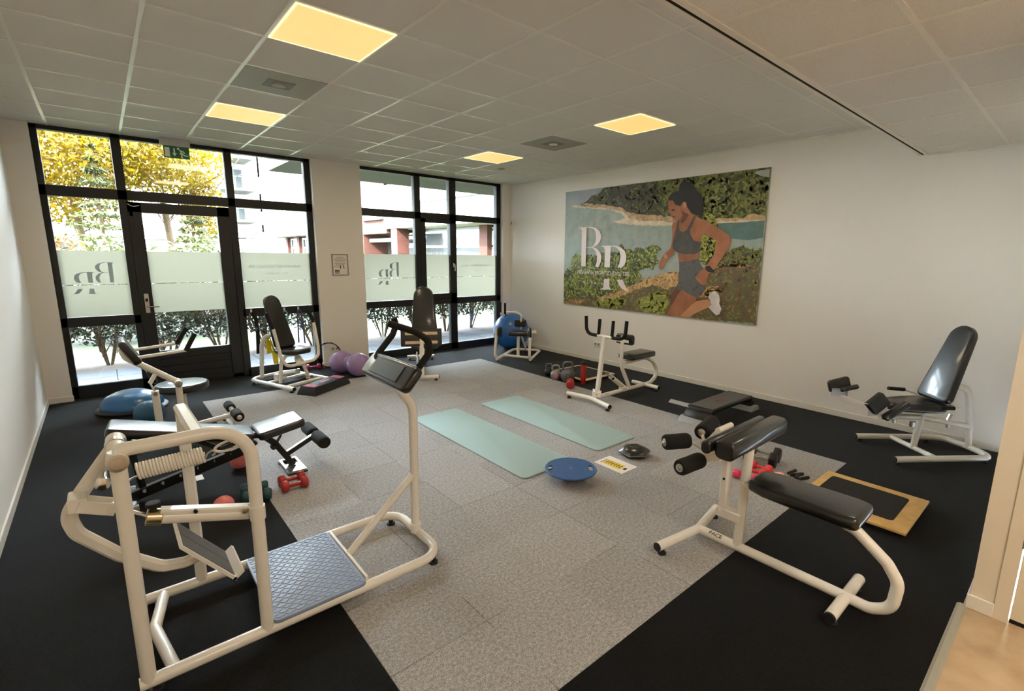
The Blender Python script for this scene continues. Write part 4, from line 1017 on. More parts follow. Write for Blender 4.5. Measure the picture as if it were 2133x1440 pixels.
for p, w in ((V((4.765, 6.27, .502)), 1), (V((5.095, 5.975, .49)), -1)):
    padbox('knee_pad', m, p - SX * (.02 * w), (AX * .8 + SX * .5 * w).normalized(), Z3, .10, .17, .035, .04, .012)
tubep('pad_lever', 'white', m, [P4 + V((-.01, .02, .45)), P4 + V((.10, -.02, .47))], .014)

# ---- leg press with tall backrest in front of the right window
m = thing('leg_press', 'leg press with tall black backrest and black foot plate before the right window front', 'exercise machine', (3.4, 6.6, 0), 'white hydraulic training machines')
Q0 = V((3.185, 5.965, 0)); QA = norm(.46, .89, 0); QS = norm(.89, -.46, 0)
def Q(a, s, z): return Q0 + QA * a + QS * s + Z3 * z
tubep('front_foot_bar', 'white', m, [Q(0, -.22, .05), Q(0, .22, .05)], .026)
for s in (-1, 1): endcap(m, Q(0, s * .22, .05), QS * s, .026)
tubep('rear_foot_bar', 'white', m, [Q(1.45, -.22, .05), Q(1.45, .22, .05)], .026)
for a, s in ((0, -.18), (0, .18), (1.45, -.18), (1.45, .18)):
    p = Q(a, s, 0); foot(m, p.x, p.y)
part('base_rail', 'white', m, lambda b: b.bar([Q(0, 0, .06), Q(1.45, 0, .06)], .05, .05))
part('plate_post', 'white', m, lambda b: b.bar([Q(0, 0, .05), Q(.02, 0, .34), Q(.10, 0, .60)], .05, .07, up=QA))
part('plate_strut', 'white', m, lambda b: b.bar([Q(.16, -.01, .07), Q(.16, -.01, .50)], .045, .045, up=QA))
fu = (Z3 + QA * .12).normalized()
fpl = padbox('foot_plate', m, Q(.155, 0, .585), QS, fu, .56, .245, .022, .012, .006, 'vinyl')
for z in (.06, -.065):
    part('plate_rail', 'palewood', fpl, lambda b: b.prism([(-.22, z - .02), (.22, z - .02), (.22, z + .02), (-.22, z + .02)], Q(.155, 0, .585) - QA * .024, QS, fu, .012))
bq = Q(.86, .06, 0)
b2u = (Z3 + QA * .16).normalized()
part('backrest', 'vinyl', m, lambda b: b.prism(backshape(.40, .30, .80, .05), bq + V((0, 0, .445)), QS, b2u, .075, .024, 4))
part('seat', 'vinyl', m, lambda b: b.prism(rr(.40, .38, .08, 5), Q(.66, .05, .36), QS, QA, .08, .025, 4))
part('seat_carriage', 'chrome', m, lambda b: (b.bar([Q(.55, .0, .10), Q(.60, .02, .37)], .06, .05, up=QA), b.bar([Q(.75, .0, .10), Q(.75, .03, .37)], .05, .05, up=QA)))
tubep('back_post', 'white', m, [Q(1.30, 0, .07), Q(1.10, .03, .40), Q(1.01, .05, .75)], .026, .1)
tubep('guide_tube', 'chrome', m, [Q(.05, -.06, .13), Q(1.40, -.06, .13)], .014)

# ---- press chair by the left window
m = thing('press_chair', 'white seated press machine with black padded chair before the right pane of the left window', 'exercise machine', (1.75, 6.85, 0), 'white hydraulic training machines')
F0 = V((1.641, 6.402, 0)); FA = norm(-.346, .938, 0); FS = norm(.938, .346, 0)
def Fp(a, s, z): return F0 + FA * a + FS * s + Z3 * z
tubep('base_frame', 'white', m, [Fp(0, 0, .05), Fp(.86, 0, .05), Fp(.93, .10, .05), Fp(.93, .50, .05), Fp(.86, .58, .05), Fp(.03, .58, .05)], .026, .09, n=8)
tubep('front_tube', 'white', m, [Fp(.17, 0, .05), Fp(.20, .58, .05)], .022)
tubep('middle_tube', 'white', m, [Fp(.55, 0, .05), Fp(.58, .58, .05)], .022)
endcap(m, Fp(0, 0, .05), -FA, .026); endcap(m, Fp(.03, .58, .05), -FA, .026)
for a, s in ((.05, 0), (.82, 0), (.82, .58), (.08, .58)):
    p = Fp(a, s, 0); foot(m, p.x, p.y)
tubep('rear_post', 'white', m, [(1.478, 7.30, .05), (1.50, 7.25, .50), (1.53, 7.22, .62), (1.66, 7.12, .655)], .026, .09, n=8)
tubep('seat_arch', 'white', m, [(1.585, 6.80, .055), (1.62, 6.83, .33), (1.69, 6.84, .405), (1.80, 6.84, .405), (1.87, 6.80, .32), (1.93, 6.77, .06)], .022, .06)
tubep('seat_leg', 'white', m, [(1.86, 6.90, .36), (1.985, 6.97, .06)], .022)
part('leg_bolt', 'brass', m, lambda b: (b.cyl((1.885, 6.735, .09), (1.93, 6.73, .09), .016), b.cyl((1.94, 6.80, .10), (1.985, 6.79, .10), .016)))
st = V((1.80, 6.90, .42))
part('seat', 'vinyl', m, lambda b: b.prism([(-.15, .20), (-.19, .10), (-.17, -.12), (-.11, -.20), (.11, -.20), (.17, -.12), (.19, .10), (.15, .20)], st, FS, FA, .065, .024, 4))
b3u = (Z3 * .68 + V((-.11, .13, 0))).normalized()
part('backrest', 'vinyl', m, lambda b: b.prism(backshape(.29, .215, .71, .05), V((1.722, 7.05, .475)), FS, b3u, .07, .022, 4))
hc = part('hydraulic_cylinder', 'white', m, lambda b: b.cyl(Fp(.62, .24, .12), Fp(.30, .27, .19), .032))
part('cylinder_bracket', 'white', hc, lambda b: b.bar([Fp(.62, .17, .09), Fp(.62, .31, .09)], .09, .07))
part('adjuster', 'steel', hc, lambda b: (b.cyl(Fp(.27, .27, .17), Fp(.27, .27, .23), .018),))
pa = tubep('press_arm', 'white', m, [(1.50, 6.585, .825), (1.575, 6.605, .41), (1.63, 6.62, .315), (1.70, 6.635, .30), (1.99, 6.72, .325), (2.065, 6.745, .38), (2.075, 6.77, .50), (2.06, 6.85, .835)], .020, .08, n=8)
tubep('grip', 'foam', pa, [(1.505, 6.583, .80), (1.47, 6.60, .90), (1.445, 6.61, 1.0)], .023, .03)
tubep('grip', 'foam', pa, [(2.062, 6.845, .81), (2.04, 6.87, .90), (1.995, 6.90, .995)], .023, .03)
part('arm_pivot', 'white', pa, lambda b: b.bar([(1.80, 6.665, .30), (1.80, 6.80, .36)], .05, .05))

# ---- abdominal machine at the left with handles and round seat
m = thing('crunch_machine', 'white crunch machine with oval black seat and two long handles behind the bench', 'exercise machine', (.4, 5.5, 0), 'white hydraulic training machines')
YC = 5.54
tubep('base_rail', 'white', m, [(-.02, YC, .06), (.30, YC, .06), (.82, YC, .115), (.835, YC, .165)], .024, .06)
tubep('base_foot_bar', 'white', m, [(.05, YC - .24, .05), (.05, YC + .24, .05)], .024)
tubep('front_foot_bar', 'white', m, [(.80, YC - .24, .045), (.80, YC + .26, .045)], .022)
for x, y in ((.05, YC - .2), (.05, YC + .2), (.80, YC - .2), (.80, YC + .235)): foot(m, x, y, h=.028)
roller(m, (.832, YC + .06, .165), (.832, YC + .235, .165), .045); roller(m, (.838, YC - .30, .165), (.838, YC - .10, .165), .047)
tubep('roller_axle', 'white', m, [(.834, YC - .31, .165), (.834, YC + .24, .165)], .012)
part('axle_post', 'white', m, lambda b: b.bar([(.80, YC - .19, .045), (.835, YC - .19, .16)], .035, .03, up=X3))
tubep('pivot_post', 'white', m, [(.405, 5.30, .06), (.402, 5.30, .555)], .026)
tubep('post_foot', 'white', m, [(.405, 5.26, .06), (.405, YC, .06)], .024)
part('pivot', 'white', m, lambda b: b.cyl((.402, 5.255, .565), (.402, 5.40, .565), .03))
part('pivot_cap', 'steel', m, lambda b: b.lathe((.402, 5.255, .565), (0, -1, 0), [(.028, 0), (.028, .004), (.018, .005), (0, .004)], 20))
tubep('main_arm', 'white', m, [(.402, 5.33, .57), (.07, 5.33, .835), (.045, 5.33, .925)], .027, .05)
hc = part('hydraulic_cylinder', 'white', m, lambda b: b.bar([(.232, 5.31, .52), (.237, 5.31, .10)], .066, .055, up=X3, c=.014))
part('cylinder_bolt', 'steel', hc, lambda b: b.cyl((.232, 5.27, .50), (.232, 5.285, .50), .018))
part('piston_rod', 'chrome', hc, lambda b: b.cyl((.232, 5.31, .51), (.205, 5.32, .60), .008))
part('arm_link', 'white', m, lambda b: b.bar([(.205, 5.325, .59), (.262, 5.33, .685)], .03, .04, up=Y3))
part('warning_label', 'yellowprint', hc, lambda b: b.prism([(-.014, 0), (.014, 0), (0, .024)], (.236, 5.281, .33), X3, Z3, .001))
part('seat', 'vinyl', m, lambda b: b.prism([(.215 * math.cos(t), .205 * math.sin(t)) for t in [2 * PI * k / 32 for k in range(32)]], (.455, 5.61, .43), X3, Y3, .07, .022, 4))
tubep('seat_post', 'white', m, [(.45, YC + .02, .06), (.45, 5.60, .44)], .026)
su_ = norm(.10, 0, -.19); sn_ = norm(.19, 0, .10)
padbox('back_pad', m, V((.125, 5.45, .888)) - sn_ * .06, su_, Y3, .225, .36, .06, .03, .018)
part('pad_bracket', 'steel', m, lambda b: b.bar([(.06, 5.34, .86), (.075, 5.52, .86)], .02, .05))
padbox('lumbar_pad', m, V((.215, 5.55, .60)), norm(.35, 0, -1), Y3, .13, .16, .04, .03, .012)
for y, x0, x1, x2 in ((5.30, .10, .49, .567), (5.75, .12, .465, .552)):
    ha = tubep('handle_arm', 'white', m, [(.07, 5.45, .83), (x0, y, .828), (x1, y, .856)], .014, .03)
    tubep('grip', 'foam', ha, [(x1 - .004, y, .85), (x2, y, 1.0)], .020)

# ---- adjustable bench
m = thing('weight_bench', 'black adjustable weight bench with foam ankle rollers behind the glute machine', 'bench', (.4, 4.15, 0))
YB_ = 4.13
bd = norm(.80, -.07, -.205)
bs_ = Y3.copy(); bnn = bd.cross(bs_); bnn = bnn if bnn.z > 0 else -bnn
part('back_pad', 'vinyl', m, lambda b: b.prism(rr(.86, .29, .035, 5), V((.325, YB_ + .03, .485)) - bnn * .06, bd, Y3 - bd * bd.y, .065, .02, 4))
sdv = norm(.33, 0, .055); snn = norm(-.055, 0, .33)
padbox('seat_pad', m, V((.915, YB_ - .005, .405)) - snn * .06, sdv, Y3, .34, .30, .065, .04, .02)
fb = part('lower_beam', 'blackmetal', m, lambda b: b.bar([(-.03, 4.2, .045), (.66, 4.13, .235), (.74, 4.12, .30)], .05, .07, up=Z3))
for k in range(6):
    t = .12 + k * .15
    p = V((-.03, 4.2, .045)).lerp(V((.68, 4.13, .245)), t)
    part('notch_hole', 'lightgrey', fb, lambda b: b.cyl(p + V((0, -.026, .012)), p + V((0, -.0245, .012)), .014))
part('rear_foot', 'blackmetal', m, lambda b: b.box((-.05, 4.02, 0), (.01, 4.40, .045), .006))
part('foot_cover', 'lightgrey', m, lambda b: (b.box((-.052, 4.01, 0), (.012, 4.05, .048), .004), b.box((-.052, 4.37, 0), (.012, 4.41, .048), .004)))
part('front_post', 'blackmetal', m, lambda b: b.bar([(1.0, 4.12, .03), (.885, 4.12, .235), (.79, 4.12, .335), (.66, 4.125, .35)], .045, .055, up=Y3, fr=.08))
ff = part('front_foot', 'steel', m, lambda b: b.plate([(-.067, -.15), (.067, -.15), (.067, .15), (-.067, .15)], [[(-.05, .02), (-.012, .02), (-.012, .13), (-.05, .13)], [(.012, .02), (.05, .02), (.05, .13), (.012, .13)]], (.998, 4.12, .006), X3, Y3, .022))
part('foot_pad', 'rubber', ff, lambda b: (b.box((.925, 3.965, 0), (1.07, 4.0, .012)), b.box((.925, 4.24, 0), (1.07, 4.275, .012))))
part('arc_bracket', 'blackmetal', m, lambda b: b.bar([(.885, 4.10, .24), (.925, 4.10, .30), (.93, 4.10, .36)], .012, .035, up=Y3, fr=.05))
part('support_rod', 'blackmetal', m, lambda b: (b.bar([(.60, 4.13, .22), (.35, 4.16, .40)], .03, .03), b.bar([(.05, 4.2, .08), (.0, 4.2, .48)], .04, .04, up=X3)))
part('adjust_knob', 'rubber', m, lambda b: b.cyl((.86, 4.06, .225), (.86, 4.10, .225), .02))
ra = part('roller_arm', 'blackmetal', m, lambda b: b.bar([(.955, 4.12, .125), (1.19, 4.12, .235)], .04, .035, up=Y3))
part('arm_plate', 'steel', ra, lambda b: b.bar([(.965, 4.12, .1505), (1.165, 4.12, .2445)], .034, .003, up=V((-.4, 0, .9))))
tubep('roller_axle', 'blackmetal', m, [(1.19, 3.90, .235), (1.19, 4.34, .235)], .012)
roller(m, (1.19, 4.15, .235), (1.19, 4.36, .235), .05, False); roller(m, (1.19, 3.88, .235), (1.19, 4.09, .235), .05, False)
# ------------------------------------------------------------------ small training things
def mat_thing(cx, cy, w, h, label):
    t = thing('exercise_mat', label, 'exercise mat', (cx, cy, 0), 'mint exercise mats')
    b = B(); b.prism(rr(w, h, .05, 6), (cx, cy, .0005), X3, Y3, .012, .003, 2); b.build('mat', 'mint', t)
    b = B()
    for k in range(11): b.box((cx + .04 + k * .018, cy - h / 2 + .085, .0123), (cx + .052 + k * .018, cy - h / 2 + .097, .0128))
    b.build('mat_print', 'mintlight', t, smooth=False)
mat_thing(2.585, 3.66, .56, 1.86, 'mint green exercise mat nearest the blue balance board')
mat_thing(3.455, 3.65, .56, 1.83, 'mint green exercise mat nearest the rowing machine')

t = thing('balance_board', 'round blue wobble board with two hand slots lying at the end of a mat', 'balance board', (2.607, 2.515, 0))
def ring(cx, cy, r, n=48): return [(cx + r * math.cos(2 * PI * k / n), cy + r * math.sin(2 * PI * k / n)) for k in range(n)]
ax2 = norm(-.77, .64, 0); tn = V((-ax2.y, ax2.x, 0))
def slot(s):
    c = ax2 * (s * .158); o = []
    for k in range(18):
        a = 2 * PI * k / 18
        p = c + tn * ((.030 if math.cos(a) > 0 else -.030) + .017 * math.cos(a)) + ax2 * (.017 * math.sin(a))
        o.append((p.x, p.y))
    return o
b = B(); b.plate(ring(0, 0, .196), [slot(1), slot(-1)], (2.607, 2.515, .078), X3, Y3, .012); b.tube([(2.607 + x, 2.515 + y, .084) for x, y in ring(0, 0, .197)], .0075, seg=10, closed=True); bd_ = b.build('board_top', 'blue', t)
b = B(); b.lathe((2.607, 2.515, .078), (0, 0, -1), [(.115, 0), (.11, .012), (.09, .045), (.05, .068), (0, .078)], 40); b.build('rocker_dome', 'blackiron', t)
b = B()
for r_ in (.06, .10): b.tube([(2.607 + x, 2.515 + y, .0897) for x, y in ring(0, 0, r_)], .0012, seg=6, closed=True)
b.build('grip_rings', 'blue', bd_)
b = B(); b.plate(ring(0, 0, .012, 20), [ring(0, 0, .007, 20)], (2.607, 2.515, .0902), X3, Y3, .0006); b.build('board_mark', 'lightgrey', bd_, smooth=False)

t = thing('exercise_cushion', 'black hexagonal cushion with grey ring print beside the instruction sheet', 'cushion', (3.385, 2.485, 0))
def hexo(r, rot=.35, n=6): return [(r * math.cos(rot + 2 * PI * k / 6), r * math.sin(rot + 2 * PI * k / 6)) for k in range(6)]
b = B()
rg = []
for r_, z in ((.10, .002), (.135, .018), (.142, .032), (.128, .050), (.095, .072), (.045, .083)):
    rg.append([b.bm.verts.new((3.385 + x, 2.485 + y, z)) for x, y in hexo(r_)])
for A_, C_ in zip(rg, rg[1:]):
    for k in range(6): b.face((A_[k], A_[(k + 1) % 6], C_[(k + 1) % 6], C_[k]))
b.face(list(reversed(rg[0]))); b.face(rg[-1])
cs = b.build('cushion_body', 'vinyl', t)
b = B(); b.tube([(3.385 + x, 2.485 + y, .033) for x, y in hexo(.1425)], .0022, seg=8, closed=True); b.build('cushion_piping', 'lightgrey', cs)
b = B(); b.tube([(3.385 + .045 * math.cos(a), 2.485 + .045 * math.sin(a), .0825) for a in [PI * 1.5 * k / 20 for k in range(21)]], .0045, seg=8, scale=None); b.build('ring_print', 'greystep', cs)

t = thing('instruction_sheet', 'white instruction sheet with yellow exercise drawings lying on the grey carpet', 'paper sheet', (3.09, 2.457, 0))
b = B(); b.box((2.985, 2.306, .0006), (3.195, 2.608, .0018)); sh = b.build('sheet', 'paper', t, smooth=False)
b = B(); b.box((3.035, 2.375, .0018), (3.125, 2.560, .0021)); pr = b.build('yellow_drawing', 'yellowprint', sh, smooth=False)
b = B()
for k in range(6):
    y = 2.385 + k * .028
    b.prism([(3.045, y), (3.075, y + .012), (3.10, y + .004), (3.118, y + .014), (3.10, y + .016), (3.07, y + .02)], (0, 0, .0021), X3, Y3, .0003)
b.box((3.03, 2.568, .0018), (3.125, 2.576, .0022)); b.box((3.06, 2.335, .0018), (3.10, 2.362, .0022))
b.build('dark_drawing', 'ink', sh, smooth=False)
t = B(); t.box((.365, 4.32, .0006), (.415, 4.425, .0018)); solo(t, 'paper_card', 'paper', (.39, 4.37, .0006), 'small white paper card on the black carpet under the bench', 'paper', smooth=False)

def board(x0, x1, y0, y1, ix0, ix1, iy0, iy1, z0, z1, label, wood):
    t = thing('wooden_board', label, 'training board', ((x0 + x1) / 2, (y0 + y1) / 2, 0), 'wooden boards with black mats')
    b = B(); b.box((x0, y0, z0), (x1, y1, z1), .003, 2); b.build('board', wood, t)
    b = B(); b.prism(rr(ix1 - ix0, iy1 - iy0, .03, 4, (ix0 + ix1) / 2, (iy0 + iy1) / 2), (0, 0, z1), X3, Y3, .002); b.build('grip_mat', 'blackmat', t, smooth=False)
    if z0 > .01:
        b = B()
        for x in (x0 + .06, x1 - .06): b.box((x - .02, y0 + .08, 0), (x + .02, y1 - .08, z0))
        b.build('board_runner', 'rubber', t)
board(3.583, 4.232, .552, 1.203, 3.70, 4.150, .648, 1.145, .04, .058, 'square wooden board with black mat lying beyond the front right machine', 'wood')
board(4.83, 5.485, 4.448, 5.165, 4.875, 5.44, 4.492, 5.12, .03, .05, 'square pale wooden board with black mat behind the kettlebells', 'palewood')

t = thing('aerobic_step', 'large dark grey aerobic step on the carpet before the right wall', 'aerobic step', (5.05, 2.565, 0), 'aerobic steps')
x0, x1, y0, y1 = 4.60, 5.50, 2.425, 2.715
b = B(); b.prism([(x0 - .005, .16), (x0 - .02, .10), (x0 + .02, .10), (x0 + .06, .13), (x1 - .06, .13), (x1 - .02, .10), (x1 + .02, .10), (x1 + .005, .16), (x1 - .02, .172), (x0 + .02, .172)], (0, y1, 0), X3, Z3, y1 - y0, .006, 2); tp_ = b.build('step_platform', 'blackiron', t)
b = B(); b.box((x0 + .03, y0 + .018, .170), (x1 - .03, y1 - .018, .1745), .002, 1); b.build('step_top', 'greystep', t)
b = B(); b.prism([(0, 0), (.045, -.028), (.045, -.03), (0, -.002)], (x0 + .03, y1 - .02, .1745), (-1, 0, 0), Z3, .25); b.build('step_edge', 'lightgrey', t)
b = B(); b.text('R', (5.02, 2.53, .1745), X3, Y3, .07, .07, .0004); b.bm.clear(); b.tube([(5.02 + .05 * math.cos(a), 2.575 + .03 * math.sin(2 * a), .1748) for a in [2 * PI * k / 24 for k in range(24)]], .0025, seg=6, closed=True); b.build('red_print', 'red', tp_)
for xa, s in ((4.50, 1), (5.60, -1)):
    b = B(); b.prism([(0, 0), (.20, 0), (.16, .055), (.045, .055)], (xa if s > 0 else xa - .20, y1 + .05, 0), X3, Z3, y1 - y0 + .10, .005, 2)
    lg_ = b.build('step_riser', 'lightgrey', t)
    b = B(); b.prism([(.045, .055), (.16, .055), (.15, .10), (.085, .13)] if s > 0 else [(.04, .055), (.155, .055), (.115, .13), (.05, .10)], (xa if s > 0 else xa - .20, y1 + .01, 0), X3, Z3, y1 - y0 + .02, .004, 2); b.build('riser_block', 'blackiron', t)

t = thing('aerobic_step', 'small black aerobic step with pink pads before the press chair', 'aerobic step', (2.01, 6.39, 0), 'aerobic steps')
e1, e2 = norm(.562, .363, 0), norm(-.363, .562, 0)
c0 = V((2.005, 6.385, 0))
b = B(); rgs = []
for w, h, z in ((.68, .275, 0), (.665, .26, .03), (.60, .215, .096), (.585, .20, .10)):
    rgs.append([b.bm.verts.new(c0 + e1 * (w / 2 * p) + e2 * (h / 2 * q) + Z3 * z) for p, q in ((-1, -1), (1, -1), (1, 1), (-1, 1))])
for A_, C_ in zip(rgs, rgs[1:]):
    for k in range(4): b.face((A_[k], A_[(k + 1) % 4], C_[(k + 1) % 4], C_[k]))
b.face(list(reversed(rgs[0]))); b.face(rgs[-1]); b.build('step_body', 'rubber', t)
for p, w, h in ((-.245, .10, .18), (0, .19, .05), (.245, .10, .18)):
    b = B(); b.prism(rr(w, h, .02, 4) if abs(p) > 0 else [(w / 2 * math.cos(a), h / 2 * math.sin(a)) for a in [2 * PI * k / 20 for k in range(20)]], c0 + e1 * p + Z3 * .10, e1, e2, .004, .001, 1); b.build('step_pad', 'pinkpad', t)

t = thing('balance_dome', 'blue half ball balance trainer on the carpet before the left window', 'balance trainer', (.09, 6.83, 0))
b = B(); b.lathe((.09, 6.83, 0), (0, 0, 1), [(.29, 0), (.315, .010), (.32, .03), (.305, .045), (.28, .05)], 48); b.build('dome_base', 'rubber', t)
pr_ = []
for k in range(25):
    a = PI / 2 * k / 24; r_ = .282 * math.cos(a); z = .048 + .178 * math.sin(a)
    if 3 < k < 12 and k % 2: r_ += .004
    pr_.append((r_ if k < 24 else 0, z))
b = B(); b.lathe((.09, 6.83, 0), (0, 0, 1), pr_, 48); b.build('dome', 'bosu', t)
def ballt(name, mat, c, r, label, cat='ball', group=None):
    b = B(); b.ball(c, r); return solo(b, name, mat, (c[0], c[1], c[2] - r), label, cat, group)
ballt('exercise_ball', 'darkblue', (.20, 6.04, .132), .132, 'dark teal blue ball in front of the half ball trainer')
gb = thing('exercise_ball', 'big blue gym ball in the far right corner', 'ball', (5.62, 7.06, 0))
b = B(); b.ball((5.62, 7.06, .335), .335, seg=48, rings=28); b.build('ball_skin', 'blueball', gb)
ballt('pilates_ball', 'pink', (.44, 3.635, .062), .062, 'salmon pink small ball nearest the glute machine', 'ball', 'small pink balls')
ballt('pilates_ball', 'pink', (.665, 4.37, .066), .066, 'salmon pink small ball under the bench seat', 'ball', 'small pink balls')
ballt('pilates_ball', 'palepink', (3.80, 1.41, .048), .048, 'pale pink small ball behind the long seat of the front right machine', 'ball', 'small pink balls')
b = B()
pr_ = []
for k in range(41):
    s = -.335 + .67 * k / 40
    a1_ = max(0, .168 ** 2 - (s + .167) ** 2); a2_ = max(0, .168 ** 2 - (s - .167) ** 2)
    r_ = max(math.sqrt(a1_), math.sqrt(a2_), .112 * math.exp(-(s / .09) ** 2))
    pr_.append((0 if k in (0, 40) else r_, s))
b.lathe((2.545, 6.925, .168), norm(.139, -.334, 0), pr_, 40)
solo(b, 'peanut_ball', 'purple', (2.545, 6.925, 0), 'lilac peanut shaped ball on the carpet before the pier', 'ball')
t = thing('exercise_ring', 'thin black exercise ring with pads leaning on the pier between the windows', 'exercise ring', (2.46, 7.55, 0))
tilt = norm(0, .10, 1); rc = V((2.465, 7.560, .197))
b = B(); b.tube([rc + X3 * (.183 * math.cos(a)) + tilt * (.183 * math.sin(a)) for a in [2 * PI * k / 48 for k in range(48)]], .0075, seg=10, closed=True); b.build('ring_band', 'rubber', t)
for s in (1, -1):
    b = B(); b.bar([rc + X3 * (-.065) + tilt * (s * .178), rc + tilt * (s * .185), rc + X3 * .065 + tilt * (s * .178)], .03, .016, up=tilt); b.build('ring_pad', 'foam', t)

# dumbbells
def dumbbell(label, mat, a, c, r, hr, hexa, group, handle=None):
    a, c = V(a), V(c); d = (c - a).normalized(); u, w = perp(d)
    t = thing('dumbbell', label, 'dumbbell', ((a.x + c.x) / 2, (a.y + c.y) / 2, 0), group)
    b = B(); b.cyl(a, c, hr, seg=16); b.build('handle', handle or mat, t)
    for p, s in ((a, -1), (c, 1)):
        b = B(); b.prism([(r * math.cos(PI / 6 + PI / 3 * k), r * math.sin(PI / 6 + PI / 3 * k)) for k in range(6)], p - d * (.022 if s > 0 else .028), u.cross(d).cross(d) * 1, u, .05, .012, 3)
        b.bm.clear()
        uu = V((0, 0, 1)); ww = d.cross(uu).normalized()
        q = p - d * .026
        b.prism([(r * math.cos(PI / 6 + PI / 3 * k), r * math.sin(PI / 6 + PI / 3 * k)) for k in range(6)], q, ww, uu if ww.cross(uu).dot(d) > 0 else -uu, .052, .010 if hexa else .016, 3)
        b.build('weight_head', mat, t)
    return t
hh = lambda r: r * .866
dumbbell('red dumbbell of the left pair, nearer the camera', 'red', (.835, 3.705, .041), (.968, 3.70, .041), .047, .015, False, 'pair of red dumbbells at left')
dumbbell('red dumbbell of the left pair, nearer the bench foot', 'red', (.842, 3.815, .041), (.975, 3.81, .041), .047, .015, False, 'pair of red dumbbells at left')
dumbbell('dark teal dumbbell nearer the salmon ball', 'teal', (.585, 3.70, .042), (.71, 3.665, .042), .048, .015, False, 'pair of teal dumbbells')
dumbbell('dark teal dumbbell behind the other teal one', 'teal', (.60, 3.835, .042), (.72, 3.805, .042), .048, .015, False, 'pair of teal dumbbells')
dumbbell('coral red dumbbell touching the black dumbbells on the right', 'brightred', (3.905, 1.665, .040), (3.905, 1.535, .040), .046, .014, False, 'pair of coral dumbbells at right')
dumbbell('coral red dumbbell between the pink one and its twin', 'brightred', (3.785, 1.655, .040), (3.80, 1.535, .040), .046, .014, False, 'pair of coral dumbbells at right')
dumbbell('bright pink dumbbell seen between the white uprights of the front right machine', 'hotpink', (3.645, 1.675, .036), (3.66, 1.55, .036), .041, .013, False, None)
dumbbell('black hexagonal dumbbell with chrome handle, nearer the coral dumbbells', 'blackiron', (4.045, 1.775, .061), (4.075, 1.575, .061), .07, .016, True, 'pair of black hex dumbbells', 'chrome')
dumbbell('black hexagonal dumbbell with chrome handle, nearer the right wall', 'blackiron', (4.185, 1.80, .061), (4.215, 1.60, .061), .07, .016, True, 'pair of black hex dumbbells', 'chrome')
dumbbell('magenta dumbbell on the floor under the right pane of the left window', 'magenta', (2.15, 7.55, .046), (2.30, 7.535, .046), .053, .015, False, None)
dumbbell('red dumbbell seen end on before the grey kettlebell', 'red', (4.50, 4.39, .055), (4.585, 4.475, .055), .062, .016, False, None)
def gripper(x, y, a, label):
    t = thing('hand_gripper', label, 'hand gripper', (x, y, 0), 'black hand grippers')
    d = V((math.cos(a), math.sin(a), 0)); n_ = V((-d.y, d.x, 0)); o = V((x, y, .014))
    for s in (-1, 1):
        b = B(); b.tube([o + d * .015 + n_ * (s * .012), o + d * .125 + n_ * (s * .036)], .0125); b.build('grip_handle', 'rubber', t)
    b = B(); b.tube([o + d * .02 + n_ * .012, o - d * .02 + n_ * .014, o - d * .03, o - d * .02 - n_ * .014, o + d * .02 - n_ * .012], .004, .012); b.build('gripper_spring', 'chrome', t)
gripper(4.0, 1.42, -.35, 'black hand gripper lying nearer the black dumbbells')
gripper(3.955, 1.345, -.15, 'black hand gripper lying nearer the pale pink ball')

# kettlebells
def kettle(label, x, y, h, r, mat, hmat, rot):
    t = thing('kettlebell', label, 'kettlebell', (x, y, 0), 'kettlebells')
    b = B(); b.lathe((x, y, 0), (0, 0, 1), [(r * .62, 0), (r * .70, .004)] + [(r * math.cos(a), r * .88 + r * math.sin(a)) for a in [math.radians(q) for q in range(-42, 90, 12)]] + [(0, r * 1.88)], 32); bo = b.build('bell', mat, t)
    d = V((math.cos(rot), math.sin(rot), 0)); k = r * .62; top = h - r * .14
    b = B(); b.tube([V((x, y, r * 1.45)) + d * (k * .80), V((x, y, r * 1.9)) + d * (k * 1.10), V((x, y, top)) + d * (k * .92), V((x, y, top)) - d * (k * .92), V((x, y, r * 1.9)) - d * (k * 1.10), V((x, y, r * 1.45)) - d * (k * .80)], r * .16, r * .42, n=8); b.build('kettlebell_handle', hmat, t)
    return t, bo
kettle('small black kettlebell, leftmost of the row', 4.755, 5.085, .192, .066, 'blackiron', 'greyiron', -.7)
kt, bo = kettle('middle sized silver kettlebell of the row', 4.695, 4.875, .215, .076, 'silver', 'silver', -.7)
nd = norm(-4.695, -4.875, .35); w_ = nd.cross(Z3).normalized()
b = B(); b.prism([(.03 * math.cos(a), .03 * math.sin(a)) for a in [2 * PI * k / 16 for k in range(16)]], V((4.695, 4.875, .067)) + nd * .071, w_, w_.cross(nd) * -1, -.0 + .006); b.build('round_badge', 'pinkpad', bo)
kt, bo = kettle('largest grey kettlebell of the row', 4.735, 4.675, .292, .102, 'greyiron', 'greyiron', -.7)
b = B(); b.tube([V((4.735, 4.675, .095)) + norm(-4.735, -4.675, .6) * .101 + V((-.7, .72, 0)) * (.028 * math.cos(a)) + V((0, 0, 1)) * (.03 * math.sin(a)) for a in [2 * PI * k / 20 for k in range(20)]], .004, seg=6, closed=True); b.build('round_badge', 'ink', bo)
t = thing('drinking_bottle', 'tall red bottle with black cap standing beside the grey kettlebell', 'bottle', (4.815, 4.455, 0))
b = B(); b.lathe((4.815, 4.455, 0), (0, 0, 1), [(.034, 0), (.037, .006), (.037, .262), (.033, .272)], 24); b.build('bottle_body', 'red', t)
b = B(); b.lathe((4.815, 4.455, .27), (0, 0, 1), [(.033, 0), (.040, .004), (.040, .034), (.034, .042), (0, .042)], 24); b.build('bottle_cap', 'rubber', t)

